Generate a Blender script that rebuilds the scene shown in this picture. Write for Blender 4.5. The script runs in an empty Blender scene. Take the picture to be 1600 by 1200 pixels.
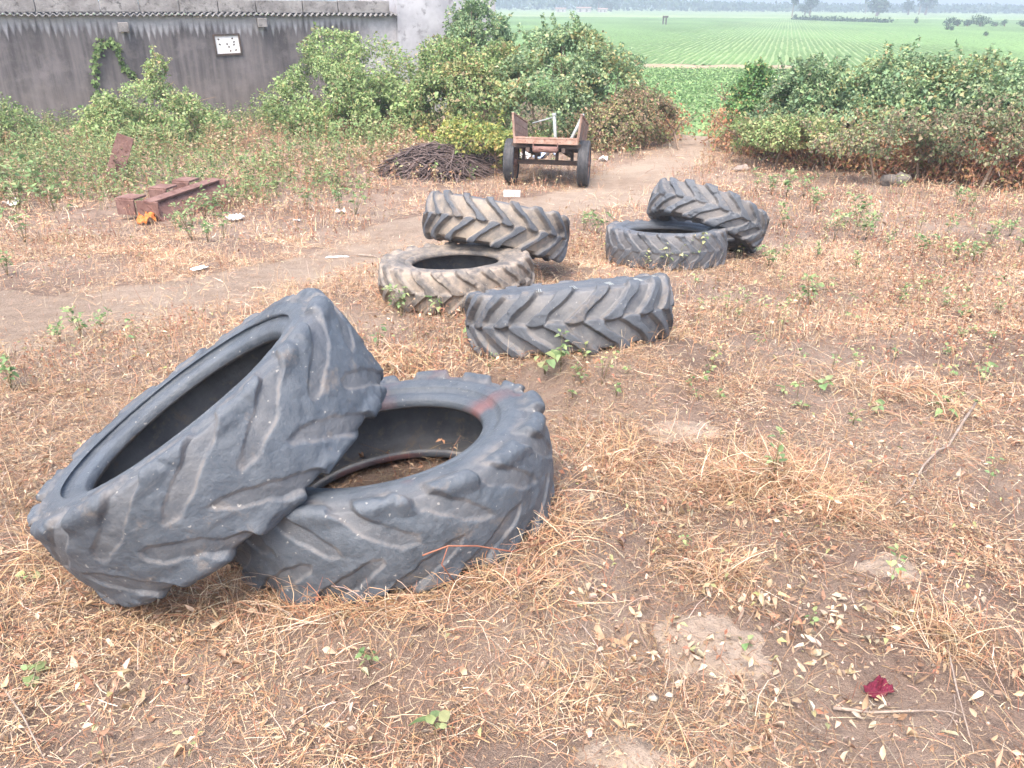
import bpy, math, random
import numpy as np
from mathutils import Vector, Matrix

rng = np.random.default_rng(11)
random.seed(11)
scene = bpy.context.scene
COL = scene.collection

# ------------------------------------------------------------------ camera, light, exposure
CAM_H = 1.9
F_PX = 1230.0
PITCH = math.atan((600 - 4) / F_PX)
ROLL = math.radians(0.4)
cam_d = bpy.data.cameras.new('camera')
cam_d.sensor_width = 36.0
cam_d.lens = F_PX / 1600 * 36.0
cam_d.clip_start = 0.05
cam_d.clip_end = 9000
cam = bpy.data.objects.new('camera', cam_d)
COL.objects.link(cam)
cam_m = Matrix.Rotation(math.pi / 2 - PITCH, 3, 'X') @ Matrix.Rotation(ROLL, 3, 'Z')
cam.rotation_euler = cam_m.to_euler()
cam.location = (0, 0, CAM_H)
scene.camera = cam
CM = np.array(cam_m)

SUN_EL, SUN_AZ = 63.0, 205.0            # azimuth measured clockwise from +Y (camera heading)
world = bpy.data.worlds.new('World')
scene.world = world
world.use_nodes = True
wn = world.node_tree.nodes
wl = world.node_tree.links
sky = wn.new('ShaderNodeTexSky')
sky.sky_type = 'NISHITA'
sky.sun_disc = False
sky.sun_elevation = math.radians(SUN_EL)
sky.sun_rotation = math.radians(SUN_AZ)
sky.air_density = 1.0
sky.dust_density = 6.0
sky.ozone_density = 1.0
wl.new(sky.outputs[0], wn['Background'].inputs[0])
wn['Background'].inputs[1].default_value = 0.15

sun_d = bpy.data.lights.new('sun', 'SUN')
sun_d.energy = .85
sun_d.angle = math.radians(38)
sun_d.color = (1.0, 0.93, 0.84)
sun = bpy.data.objects.new('sun', sun_d)
COL.objects.link(sun)
_az, _el = math.radians(SUN_AZ), math.radians(SUN_EL)
_sd = Vector((math.sin(_az) * math.cos(_el), math.cos(_az) * math.cos(_el), math.sin(_el)))
sun.rotation_euler = _sd.to_track_quat('Z', 'Y').to_euler()
sun.location = _sd * 40

scene.view_settings.view_transform = 'Standard'
scene.view_settings.look = 'None'
scene.view_settings.exposure = 1.78
scene.view_settings.gamma = 1.0
scene.render.engine = 'CYCLES'
cy = scene.cycles
cy.max_bounces = 6
cy.diffuse_bounces = 3
cy.glossy_bounces = 2
cy.transmission_bounces = 3
cy.volume_bounces = 0
cy.use_denoising = True
cy.use_adaptive_sampling = True
cy.adaptive_threshold = 0.02
cy.sample_clamp_indirect = 4.0

# ------------------------------------------------------------------ numpy helpers
def smooth(a, b, x):
    t = np.clip((x - a) / (b - a), 0, 1)
    return t * t * (3 - 2 * t)

def _hash(i, j, s):
    v = np.sin(i * 127.1 + j * 311.7 + s * 74.7) * 43758.5453
    return v - np.floor(v)

def vnoise(x, y, s=0):
    x = np.asarray(x, float); y = np.asarray(y, float)
    i = np.floor(x); j = np.floor(y)
    u = x - i; v = y - j
    u = u * u * (3 - 2 * u); v = v * v * (3 - 2 * v)
    a = _hash(i, j, s); b = _hash(i + 1, j, s); c = _hash(i, j + 1, s); d = _hash(i + 1, j + 1, s)
    return (a * (1 - u) + b * u) * (1 - v) + (c * (1 - u) + d * u) * v

def fbm(x, y, s=0, n=3):
    t = 0; a = .5; k = 1.0
    for q in range(n):
        t = t + a * vnoise(np.asarray(x) * k, np.asarray(y) * k, s + q * 3.3); a *= .5; k *= 2.03
    return t / (1 - .5 ** n)

_PY = np.array([-6, 0, 1.5, 2.6, 5.2, 7, 8.8, 11, 14, 18, 22, 60.0])
_PZ = np.array([-1.6, -1.74, -1.82, -1.90, -2.13, -2.34, -2.57, -2.72, -2.83, -2.93, -3.0, -3.15])
_yy = np.linspace(-6, 60, 700)
_zz = np.interp(_yy, _PY, _PZ)
_k = np.ones(13) / 13
_zz = np.convolve(np.pad(_zz, 6, mode='edge'), _k, 'valid')
FIELD_Z = -3.8 + CAM_H

def ylip(x):
    return 20.4 + 9.5 * smooth(3.6, -0.8, x) + 0.5 * np.sin(x * .7)

MOUNDS = [(.9, 3.65, .42, .07), (1.6, 4.3, .6, .05), (-.7, 4.4, .7, -.04)]

# the soil has settled to the underside of the tyres that lie on it: (x, y, z of the lower face's middle, axis, reach)
REST = []
for _cc, _ax, _W, _R in (((-.484, .336, 3.057), (-.1376, -.9327, -.3335), .355, .65), ((-.473, -.919, 6.701), (-.0348, -.9316, -.3618), .345, .65),
                         ((.363, -.447, 5.02), (-.1031, -.9819, -.1592), .37, .65), ((1.636, -1.494, 8.392), (0, -.9485, -.3168), .37, .65)):
    _c = CM @ np.array([_cc[0], -_cc[1], -_cc[2]]); _a = CM @ np.array([_ax[0], -_ax[1], -_ax[2]]); _a = _a / np.linalg.norm(_a)
    _b = _c - _a * _W * .50
    REST.append((_b[0], _b[1], _b[2] + CAM_H, _a, _R))

def gz(x, y):
    x = np.asarray(x, float); y = np.asarray(y, float)
    z = np.interp(y, _yy, _zz) + CAM_H
    z = z + (fbm(x * .5, y * .5, 2) - .5) * .12 * smooth(0, 6, y) + (fbm(x * 1.7, y * 1.7, 5) - .5) * .05
    z = z + (fbm(x * 6, y * 6, 9, 2) - .5) * .022 + (fbm(x * 15, y * 15, 19, 2) - .5) * .014 * smooth(9, 4, y)
    for mx, my, r, h in MOUNDS:
        z = z + h * np.exp(-((x - mx) ** 2 + (y - my) ** 2) / (r * r))
    for bx, by, bz, a, R in REST:
        d = np.hypot(x - bx, y - by)
        w = smooth(R + .45, R - .12, d)
        pz = bz - (a[0] * (x - bx) + a[1] * (y - by)) / a[2]
        z = z * (1 - w) + (pz + .004) * w
    d = smooth(0, 3.2, y - ylip(x))
    return z * (1 - d) + (FIELD_Z - .25) * d

def ray(px, py):
    d = CM @ np.array([(px - 800) / F_PX, -(py - 600) / F_PX, -1.0])
    return d

def gp(px, py):
    d = ray(px, py)
    t = .8; st = .05
    while t < 90:
        p = d * t
        if p[2] + CAM_H < float(gz(p[0], p[1])):
            break
        t += st; st *= 1.01
    lo, hi = t - st, t
    for _ in range(18):
        m = (lo + hi) / 2; p = d * m
        if p[2] + CAM_H < float(gz(p[0], p[1])): hi = m
        else: lo = m
    p = d * hi
    return np.array([p[0], p[1], float(gz(p[0], p[1]))])

def gpf(px, py, z=FIELD_Z):
    d = ray(px, py)
    t = (z - CAM_H) / min(d[2], -1e-4)
    return np.array([d[0] * t, d[1] * t, z])

def at(px, py, y):
    d = ray(px, py)
    t = y / d[1]
    return np.array([d[0] * t, y, d[2] * t + CAM_H])

# ------------------------------------------------------------------ mesh helpers
def mesh_np(name, V, F, mat=None, parent=None, col=None, smooth_sh=False, normals=None, mats=None, mi=None):
    V = np.asarray(V, np.float32); F = np.asarray(F, np.int32)
    me = bpy.data.meshes.new(name)
    n, k = F.shape
    me.vertices.add(len(V)); me.vertices.foreach_set('co', V.ravel())
    me.loops.add(n * k); me.loops.foreach_set('vertex_index', F.ravel())
    me.polygons.add(n); me.polygons.foreach_set('loop_start', np.arange(0, n * k, k, dtype=np.int32))
    try: me.polygons.foreach_set('loop_total', np.full(n, k, np.int32))
    except Exception: pass
    if smooth_sh: me.polygons.foreach_set('use_smooth', np.ones(n, bool))
    if mi is not None: me.polygons.foreach_set('material_index', np.asarray(mi, np.int32))
    me.update(calc_edges=True)
    if col is not None:
        a = me.color_attributes.new('col', 'FLOAT_COLOR', 'POINT')
        c = np.ones((len(V), 4), np.float32); c[:, :3] = col
        a.data.foreach_set('color', c.ravel())
    if normals is not None:
        me.normals_split_custom_set_from_vertices([tuple(v) for v in normals])
    for m in (mats or [mat]):
        if m: me.materials.append(m)
    o = bpy.data.objects.new(name, me)
    COL.objects.link(o)
    if parent is not None: o.parent = parent
    return o

def tag(o, label=None, cat=None, group=None, kind=None):
    if label: o['label'] = label
    if cat: o['category'] = cat
    if group: o['group'] = group
    if kind: o['kind'] = kind
    return o

def empty(name, loc, rz=0.0):
    e = bpy.data.objects.new(name, None)
    e.location = loc; e.rotation_euler = (0, 0, rz); e.empty_display_size = .2
    COL.objects.link(e)
    return e

class MB:
    """collects shapes into one mesh"""
    def __init__(s): s.v = []; s.f = []
    def add(s, vs, fs):
        b = len(s.v); s.v += [tuple(v) for v in vs]; s.f += [tuple(i + b for i in f) for f in fs]
    def box(s, c, size, rot=None, taper=1.0):
        c = Vector(c); h = [q / 2 for q in size]
        vs = []
        for z in (-1, 1):
            k = taper if z > 0 else 1
            for x, y in ((-1, -1), (1, -1), (1, 1), (-1, 1)):
                p = Vector((x * h[0] * k, y * h[1] * k, z * h[2]))
                if rot is not None: p = rot @ p
                vs.append(c + p)
        s.add(vs, [(3, 2, 1, 0), (4, 5, 6, 7), (0, 1, 5, 4), (1, 2, 6, 5), (2, 3, 7, 6), (3, 0, 4, 7)])
    def tube(s, pts, rad, n=8, cap=True):
        pts = [Vector(p) for p in pts]
        if not hasattr(rad, '__len__'): rad = [rad] * len(pts)
        vs = []; up = Vector((0, 0, 1)); prev = None
        for i, p in enumerate(pts):
            d = (pts[min(i + 1, len(pts) - 1)] - pts[max(i - 1, 0)])
            if d.length < 1e-9: d = Vector((0, 0, 1))
            d.normalize()
            if prev is None:
                a = d.cross(up if abs(d.z) < .95 else Vector((1, 0, 0))).normalized()
            else:
                a = (prev - d * prev.dot(d)).normalized()
            prev = a; b = d.cross(a)
            for k in range(n):
                t = 2 * math.pi * k / n
                vs.append(p + (a * math.cos(t) + b * math.sin(t)) * rad[i])
        fs = []
        for i in range(len(pts) - 1):
            for k in range(n):
                fs.append((i * n + k, i * n + (k + 1) % n, (i + 1) * n + (k + 1) % n, (i + 1) * n + k))
        if cap:
            fs.append(tuple(range(n))[::-1]); fs.append(tuple((len(pts) - 1) * n + k for k in range(n)))
        s.add(vs, fs)
    def lathe(s, prof, axis='Y', c=(0, 0, 0), n=36, closed=True):
        vs = []; m = len(prof)
        for k in range(n):
            t = 2 * math.pi * k / n
            for r, h in prof:
                x, z = r * math.cos(t), r * math.sin(t)
                p = (x, h, z) if axis == 'Y' else ((x, z, h) if axis == 'Z' else (h, x, z))
                vs.append((p[0] + c[0], p[1] + c[1], p[2] + c[2]))
        fs = []
        for k in range(n):
            k2 = (k + 1) % n
            for i in range(m if closed else m - 1):
                j = (i + 1) % m
                fs.append((k * m + i, k * m + j, k2 * m + j, k2 * m + i))
        s.add(vs, fs)
    def build(s, name, mat, parent=None, sm=False, bevel=0.0):
        me = bpy.data.meshes.new(name)
        me.from_pydata(s.v, [], s.f)
        me.validate(); me.update()
        if sm:
            for p in me.polygons: p.use_smooth = True
        me.materials.append(mat)
        o = bpy.data.objects.new(name, me); COL.objects.link(o)
        if parent is not None: o.parent = parent
        if bevel:
            b = o.modifiers.new('bevel', 'BEVEL'); b.width = bevel; b.segments = 2; b.limit_method = 'ANGLE'
        return o

# ------------------------------------------------------------------ materials
def new_mat(name):
    m = bpy.data.materials.new(name); m.use_nodes = True
    nt = m.node_tree
    return m, nt, nt.nodes['Principled BSDF']

class NT:
    def __init__(s, nt): s.nt = nt
    def n(s, t, **kw):
        o = s.nt.nodes.new(t)
        for k, v in kw.items(): setattr(o, k, v)
        return o
    def l(s, a, b): s.nt.links.new(a, b)
    def val(s, sock, v):
        if hasattr(v, 'node') or hasattr(v, 'is_linked'): s.l(v, sock)
        else: sock.default_value = v
    def noise(s, vec, scale, detail=4, rough=.55, dist=0):
        o = s.n('ShaderNodeTexNoise'); s.l(vec, o.inputs['Vector'])
        o.inputs['Scale'].default_value = scale; o.inputs['Detail'].default_value = detail
        o.inputs['Roughness'].default_value = rough; o.inputs['Distortion'].default_value = dist
        return o.outputs['Fac']
    def ramp(s, fac, stops):
        o = s.n('ShaderNodeValToRGB'); s.l(fac, o.inputs[0])
        el = o.color_ramp.elements
        while len(el) < len(stops): el.new(.5)
        for e, (p, c) in zip(el, stops):
            e.position = p; e.color = (c, c, c, 1) if not hasattr(c, '__len__') else (*c[:3], 1)
        return o.outputs[0]
    def math(s, op, a, b=0.0, c=None):
        o = s.n('ShaderNodeMath', operation=op)
        s.val(o.inputs[0], a); s.val(o.inputs[1], b)
        if c is not None: s.val(o.inputs[2], c)
        return o.outputs[0]
    def mix(s, fac, a, b, mode='MIX'):
        o = s.n('ShaderNodeMix', data_type='RGBA', blend_type=mode)
        s.val(o.inputs[0], fac)
        for sk, v in ((o.inputs[6], a), (o.inputs[7], b)):
            if hasattr(v, 'is_linked'): s.l(v, sk)
            else: sk.default_value = (*v[:3], 1)
        return o.outputs[2]
    def coord(s, k='Object'):
        return s.n('ShaderNodeTexCoord').outputs[k]
    def mapping(s, vec, scale):
        o = s.n('ShaderNodeMapping'); s.l(vec, o.inputs[0]); o.inputs['Scale'].default_value = scale
        return o.outputs[0]
    def bump(s, h, strength, dist=.02):
        o = s.n('ShaderNodeBump'); s.l(h, o.inputs['Height'])
        o.inputs['Strength'].default_value = strength; o.inputs['Distance'].default_value = dist
        return o.outputs[0]
    def attr(s, name='col'):
        return s.n('ShaderNodeAttribute', attribute_name=name)

def mat_col(name, rough=.8, transl=0.0, vary=.25, vscale=30, spec=.25):
    """material that takes its own colour per strand or leaf"""
    m, nt, b = new_mat(name); g = NT(nt)
    a = g.attr()
    nz = g.noise(g.coord(), vscale, 2)
    f = g.ramp(nz, [(.3, 1 - vary), (.7, 1 + vary)])
    c = g.mix(1.0, a.outputs['Color'], f, 'MULTIPLY')
    g.l(c, b.inputs['Base Color'])
    b.inputs['Roughness'].default_value = rough
    b.inputs['Specular IOR Level'].default_value = spec
    if transl:
        t = g.n('ShaderNodeBsdfTranslucent'); g.l(c, t.inputs[0])
        mx = g.n('ShaderNodeMixShader'); mx.inputs[0].default_value = transl
        g.l(b.outputs[0], mx.inputs[1]); g.l(t.outputs[0], mx.inputs[2])
        g.l(mx.outputs[0], nt.nodes['Material Output'].inputs[0])
    return m

def mat_plain(name, c1, c2, scale=8, rough=.8, bump=.0, spec=.3, metal=0.0, detail=5, c3=None):
    m, nt, b = new_mat(name); g = NT(nt)
    co = g.coord()
    n1 = g.noise(co, scale, detail, .6)
    c = g.mix(g.ramp(n1, [(.35, 0), (.65, 1)]), c1, c2)
    if c3:
        c = g.mix(g.ramp(g.noise(co, scale * 3.1, 4, .7), [(.55, 0), (.68, 1)]), c, c3)
    g.l(c, b.inputs['Base Color'])
    b.inputs['Roughness'].default_value = rough; b.inputs['Metallic'].default_value = metal
    b.inputs['Specular IOR Level'].default_value = spec
    if bump:
        g.l(g.bump(g.noise(co, scale * 6, 5, .65), bump), b.inputs['Normal'])
    return m

def mat_soil(name, pale=False, field=False):
    m, nt, b = new_mat(name); g = NT(nt)
    co = g.coord()
    n1 = g.noise(co, .7, 5, .6); n2 = g.noise(co, 6, 6, .65); n3 = g.noise(co, 60, 4, .7); n4 = g.noise(co, 260, 3, .6)
    dark, mid, lite = ((.30, .23, .18), (.405, .318, .25), (.47, .385, .31)) if pale else ((.20, .142, .114), (.31, .228, .18), (.41, .325, .262))
    c = g.mix(g.ramp(n2, [(.35, 0), (.65, 1)]), dark, mid)
    c = g.mix(g.ramp(n1, [(.42, 0), (.66, .8)]), c, lite)
    c = g.mix(g.ramp(n3, [(.5, 0), (.72, .55)]), c, (.13, .085, .07))
    c = g.mix(g.ramp(n4, [(.58, 0), (.68, .8)]), c, (.5, .4, .33))
    g.l(c, b.inputs['Base Color']); b.inputs['Roughness'].default_value = .95
    b.inputs['Specular IOR Level'].default_value = .1
    h = g.math('ADD', g.math('MULTIPLY', n3, .6), g.math('MULTIPLY', n4, .5))
    g.l(g.bump(g.math('ADD', h, n2), .9, .045), b.inputs['Normal'])
    return m

def mat_rubber(name, dust=.6, dustc=(.30, .235, .18), rub=(.05, .056, .067), scuff=.3, red=0.0, seed=0.0, filmc=(.118, .135, .156)):
    m, nt, b = new_mat(name); g = NT(nt)
    mp = g.n('ShaderNodeMapping'); g.l(g.coord(), mp.inputs[0]); mp.inputs['Location'].default_value = (seed, seed * 1.7, seed * .6)
    co = mp.outputs[0]
    a = g.attr(); sp = g.n('ShaderNodeSeparateColor'); g.l(a.outputs['Color'], sp.inputs[0])
    groove, lug, side = sp.outputs[0], sp.outputs[1], sp.outputs[2]
    n1 = g.noise(co, 3.0, 5, .6); n2 = g.noise(co, 14, 6, .65); n3 = g.noise(co, 90, 4, .65)
    c = g.mix(g.ramp(n1, [(.3, 0), (.7, 1)]), rub, tuple(q * 1.7 for q in rub))
    c = g.mix(g.math('MULTIPLY', g.ramp(n3, [(.45, 0), (.75, 1)]), .25), c, (.14, .14, .145))
    # pale film of dried dust, patchy
    film = g.math('MULTIPLY', g.ramp(n2, [(.42, 0), (.68, 1)]), scuff)
    c = g.mix(film, c, filmc)
    # soil caught between the lugs
    dn = g.math('MULTIPLY', g.ramp(g.math('ADD', g.math('MULTIPLY', n1, .55), g.math('MULTIPLY', n2, .45)), [(.38, .12), (.6, 1)]), groove)
    c = g.mix(g.math('MULTIPLY', dn, dust), c, dustc)
    # a tan line of dirt along the lug edges
    edge = g.math('MULTIPLY', g.math('MULTIPLY', lug, g.math('SUBTRACT', 1.0, lug)), 4.0)
    c = g.mix(g.math('MULTIPLY', g.math('MULTIPLY', edge, g.ramp(n2, [(.38, 0), (.58, 1)])), .30 + .3 * dust), c, (.215, .19, .17))
    scr = g.math('MULTIPLY', g.ramp(g.noise(co, 4.2, 7, .72), [(.57, 0), (.66, 1)]), g.math('SUBTRACT', 1.0, side))
    c = g.mix(g.math('MULTIPLY', scr, .55), c, (.20, .165, .135))
    scr2 = g.noise(g.mapping(co, (3, 3, 26)), 3.0, 5, .75)
    c = g.mix(g.math('MULTIPLY', g.ramp(scr2, [(.6, 0), (.72, 1)]), .35), c, (.24, .235, .23))
    spots = g.ramp(g.noise(co, 55, 2, .4), [(.72, 0), (.745, 1)])
    c = g.mix(g.math('MULTIPLY', spots, .5), c, (.42, .40, .37))
    if red:
        c = g.mix(g.math('MULTIPLY', g.math('MULTIPLY', g.ramp(g.noise(co, 2.2, 3), [(.53, 0), (.66, 1)]), side), red), c, (.22, .075, .06))
    g.l(c, b.inputs['Base Color'])
    g.l(g.ramp(n2, [(.3, .45), (.7, .68)]), b.inputs['Roughness'])
    b.inputs['Specular IOR Level'].default_value = .45
    cr = g.n('ShaderNodeTexVoronoi'); g.l(co, cr.inputs['Vector']); cr.inputs['Scale'].default_value = 34
    h = g.math('ADD', g.math('MULTIPLY', n3, .35), g.math('MULTIPLY', n2, .9))
    h = g.math('ADD', h, g.math('MULTIPLY', cr.outputs[0], .12))
    g.l(g.bump(g.math('ADD', h, g.math('MULTIPLY', g.noise(co, 240, 3, .7), .25)), .6, .012), b.inputs['Normal'])
    return m

M = {}
M['soil'] = mat_soil('dry_soil')
M['path'] = mat_soil('trodden_path_soil', pale=True)
M['straw'] = mat_col('straw', .75, .15, .2, 9)
M['leaf'] = mat_col('leaf_green', .55, .3, .22, 14, .3)
M['dry_leaf'] = mat_col('dry_leaf', .7, .2, .2, 40)
M['crop_row'] = mat_col('crop_row', .9, 0, .35, 2.2, .1)
M['bark'] = mat_plain('bark', (.16, .11, .08), (.28, .21, .16), 14, .9, .5)
M['dead_wood'] = mat_plain('dead_wood', (.23, .18, .15), (.37, .31, .26), 20, .9, .4)
M['rust'] = mat_plain('rusty_steel', (.14, .075, .065), (.23, .14, .12), 6, .9, .5, c3=(.10, .05, .042))
M['rust_pale'] = mat_plain('rusty_pale', (.27, .16, .12), (.38, .27, .22), 9, .85, .3, c3=(.16, .07, .05))
M['dark_iron'] = mat_plain('dark_iron', (.05, .045, .045), (.11, .075, .06), 9, .7, .3)
M['wood_board'] = mat_plain('weathered_board', (.20, .13, .10), (.32, .23, .19), 10, .9, .4)
M['steel_grey'] = mat_plain('grey_pipe', (.22, .245, .25), (.33, .355, .35), 9, .6, .1)
M['white'] = mat_plain('white_plastic', (.68, .68, .68), (.8, .8, .8), 12, .5)
M['rock'] = mat_plain('bare_rock', (.25, .205, .18), (.34, .285, .25), 9, .95, .9, c3=(.19, .145, .125))
M['cloth'] = mat_plain('maroon_cloth', (.10, .010, .026), (.16, .017, .042), 20, .85, .4)
M['orange'] = mat_plain('orange_wrapper', (.50, .13, .03), (.55, .22, .05), 18, .5, c3=(.45, .08, .03))
M['blue_bag'] = mat_plain('blue_white_bag', (.75, .77, .8), (.15, .30, .6), 7, .5)
M['cart_tyre'] = mat_plain('cart_tyre_rubber', (.035, .038, .045), (.075, .075, .08), 12, .6, .3)
M['concrete'] = mat_plain('old_concrete', (.17, .16, .158), (.31, .30, .295), 3, .95, .9, c3=(.10, .095, .095))

# ------------------------------------------------------------------ tyres
def profile(R, W, Rb):
    """outer half cross-section, centre of tread -> bead toe, as dense (r, z) points with lug weight and flags"""
    w = W / 2
    ctl = [(R, 0), (R - .004, .45 * w), (R - .018, .80 * w), (R - .034, .955 * w), (R - .06, 1.005 * w),
           (R - .11, 1.01 * w), (R - .17, .965 * w), (Rb + .075, .90 * w), (Rb + .058, .84 * w), (Rb + .04, .845 * w),
           (Rb + .018, .80 * w), (Rb + .004, .74 * w), (Rb, .62 * w)]
    seg = [14, 12, 7, 6, 5, 5, 6, 4, 3, 3, 3, 2]
    P = np.array(ctl)
    P = np.concatenate([[2 * P[0] - P[1]], P, [2 * P[-1] - P[-2]]])
    P[0] = (ctl[1][0], -ctl[1][1])
    out = []
    for i, n in enumerate(seg):
        p0, p1, p2, p3 = P[i:i + 4]
        for t in np.arange(n) / n:
            out.append(.5 * ((2 * p1) + (-p0 + p2) * t + (2 * p0 - 5 * p1 + 4 * p2 - p3) * t * t + (-p0 + 3 * p1 - 3 * p2 + p3) * t ** 3))
    out.append(np.array(ctl[-1]))
    c = np.cumsum([0] + seg)
    return np.array(out), c

def make_tyre(name, R, W, Rb, nlug, lugh, chev, wear, mat, nth, seed, slant=.84, barw=.30, wob=.004, ragged=0.0, flat=0.0):
    r_ = np.random.default_rng(seed)
    half, cs = profile(R, W, Rb)
    n_tread = cs[5] + 2                     # the tread reaches a little over the shoulder
    n_side = cs[7]
    full = np.concatenate([half[::-1] * [1, -1], half[1:]])       # from the -z bead to the +z bead
    nh = len(half)
    m = len(full)
    s = np.concatenate([[0], np.cumsum(np.linalg.norm(np.diff(full, axis=0), axis=1))])
    s = s - s[nh - 1]
    S = s[nh - 1 + cs[3]]                   # arc length to the shoulder corner
    d = np.gradient(full, axis=0)
    nrm = np.stack([d[:, 1], -d[:, 0]], 1); nrm /= np.linalg.norm(nrm, axis=1)[:, None]
    th = np.linspace(0, 2 * math.pi, nth, endpoint=False)
    TH, SS = np.meshgrid(th, s, indexing='ij')
    pitch = 2 * math.pi / nlug
    H = np.zeros_like(TH); HC = np.zeros_like(TH)
    jig = (vnoise(TH / (2 * math.pi) * 24, SS * 5, seed) - .5) * .05 * pitch * (1 + 3 * ragged)
    for sg in (-1, 1):
        u = sg * SS / S
        uc = np.clip(u, -.3, 1.5)
        us = np.clip(uc, 0, 1); cen = chev * slant * pitch * (.42 * uc + .58 * us * us * (3 - 2 * us))
        q = (TH - cen - (0 if sg > 0 else pitch / 2) + jig) / pitch
        q = q + (fbm(TH * 11 + sg * 3, SS * 17, seed + 2, 2) - .5) * (.09 + .10 * flat)
        k_id = np.round(q)
        q = np.abs(q - k_id)
        hw = barw * .5 * (1 + .60 * np.exp(-(np.clip(u + .02, 0, 9) / .19) ** 2) + .30 * np.clip(u - .55, 0, .6))
        e = .055 + .05 * wear
        across = 1 - smooth(hw - e * .55, hw + e * .55, q)
        tip = u + .06 - .9 * (q / hw) ** 2 * .10
        end = smooth(-.05 - .03 * wear, .03 + .03 * wear, tip)
        fade = 1 - smooth(1.02, 1.55, u)
        # lugs wear unevenly
        lv = .8 + .35 * _hash(np.mod(k_id, nlug), sg * 3.0, seed)
        HC = np.maximum(HC, across * end * (1 - smooth(1.15, 1.5, u)))
        H = np.maximum(H, across * end * fade * np.clip(lv, 0, 1.08) * (1 - flat * (1 - smooth(.62, .96, u))))
    chunk = fbm(TH * 7, SS * 11, seed + 4, 3)
    H = H * (1 - ragged * smooth(.55, .72, chunk))
    wobble = wob * (fbm(TH * 1.3, SS * 2.5, seed + 8, 2) - .5) * 6
    wobble = wobble + (.0010 + .0014 * flat) * (fbm(TH * 22, SS * 36, seed + 12, 3) - .5) * 2
    ring = np.zeros(m)
    rr = full[:, 0]
    on_side = (np.abs(s) > S * 1.2) & (rr > Rb + .08)
    for rc in (Rb + .115, Rb + .14, R - .10):
        ring += np.where(on_side, .005 * np.exp(-((rr - rc) / .0035) ** 2), 0)
    depth = (H - .62) * lugh * (np.abs(SS) < S * 1.6) * (1 - smooth(S * 1.25, S * 1.6, np.abs(SS)))
    tot = depth + wobble * smooth(Rb, Rb + .12, rr)[None, :] + ring[None, :]
    RR = full[None, :, 0] + nrm[None, :, 0] * tot
    ZZ = full[None, :, 1] + nrm[None, :, 1] * tot
    # carcass inside
    t = .028
    inner = [(Rb + .006, -.55 * W / 2), (Rb + .03, -.70 * W / 2), (Rb + .10, -.80 * W / 2), (R - .16, -.86 * W / 2), (R - .085, -.80 * W / 2), (R - .062, -.5 * W / 2), (R - .055, 0)]
    inner = np.array(inner + [(a, -b) for a, b in inner[-2::-1]])[::-1]
    # denser
    ii = np.linspace(0, len(inner) - 1, 26)
    inner = np.stack([np.interp(ii, np.arange(len(inner)), inner[:, k]) for k in (0, 1)], 1)
    mi_ = len(inner)
    RI = np.broadcast_to(inner[None, :, 0], (nth, mi_)); ZI = np.broadcast_to(inner[None, :, 1], (nth, mi_))
    RA = np.concatenate([RR, RI], 1); ZA = np.concatenate([ZZ, ZI], 1)
    mt = m + mi_
    X = RA * np.cos(th)[:, None]; Y = RA * np.sin(th)[:, None]
    # an old carcass is never quite round
    X = X * (1 + .008 * math.sin(seed)); Y = Y * (1 - .008 * math.sin(seed))
    V = np.stack([X, Y, ZA], 2)
    dth = np.roll(V, -1, 0) - np.roll(V, 1, 0)
    dm = np.roll(V, -1, 1) - np.roll(V, 1, 1)
    N = np.cross(dth, dm); N /= np.linalg.norm(N, axis=2)[:, :, None] + 1e-12
    g = np.zeros((nth, mt, 3), np.float32)
    fl = (np.abs(s) < S * 1.45)
    g[:, :m, 0] = (1 - HC) * fl[None, :] * (1 - .7 * smooth(S * 1.1, S * 1.5, np.abs(s)))[None, :]
    g[:, :m, 1] = HC
    g[:, :m, 2] = (np.abs(s) > S * 1.05)[None, :]
    root = empty(name, (0, 0, 0))
    idx = np.arange(nth * mt).reshape(nth, mt)
    a0 = nh - 1 - n_tread; a1 = nh - 1 + n_tread
    b0 = nh - 1 - n_side; b1 = nh - 1 + n_side
    Vf = V.reshape(-1, 3); Nf = N.reshape(-1, 3); gf = g.reshape(-1, 3)
    def part(nm, c0, c1):
        cols = np.arange(c0, c1 + 1) % mt
        sub = idx[:, cols]
        k = len(cols)
        loc = np.arange(nth * k).reshape(nth, k)
        nx = np.roll(loc, -1, 0)
        F = np.stack([loc[:, :-1], nx[:, :-1], nx[:, 1:], loc[:, 1:]], -1).reshape(-1, 4)
        sel = sub.ravel()
        return mesh_np(nm, Vf[sel], F, mat, root, gf[sel], True, Nf[sel])
    part('tread', a0, a1)
    part('sidewall', b0, a0); part('sidewall', a1, b1)
    part('bead', 0, b0); part('bead', b1, m - 1)
    part('inner_lining', m - 1, mt).data.materials[0] = M_LINING
    return root

def place_tyre(root, cc, ax, spin=0.0, k=1.0):
    """cc, ax: centre and axis in the camera frame (x right, y down, z ahead)"""
    c = CM @ np.array([cc[0], -cc[1], -cc[2]]) * k
    a = Vector(CM @ np.array([ax[0], -ax[1], -ax[2]])).normalized()
    x = Vector((1, 0, 0)); x = (x - a * x.dot(a)).normalized()
    y = a.cross(x)
    R = Matrix((x, y, a)).transposed().to_4x4() @ Matrix.Rotation(spin, 4, 'Z')
    root.matrix_world = Matrix.Translation(Vector((c[0], c[1], c[2] + CAM_H))) @ R
    return np.array([c[0], c[1], c[2] + CAM_H]), np.array(a)

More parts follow.
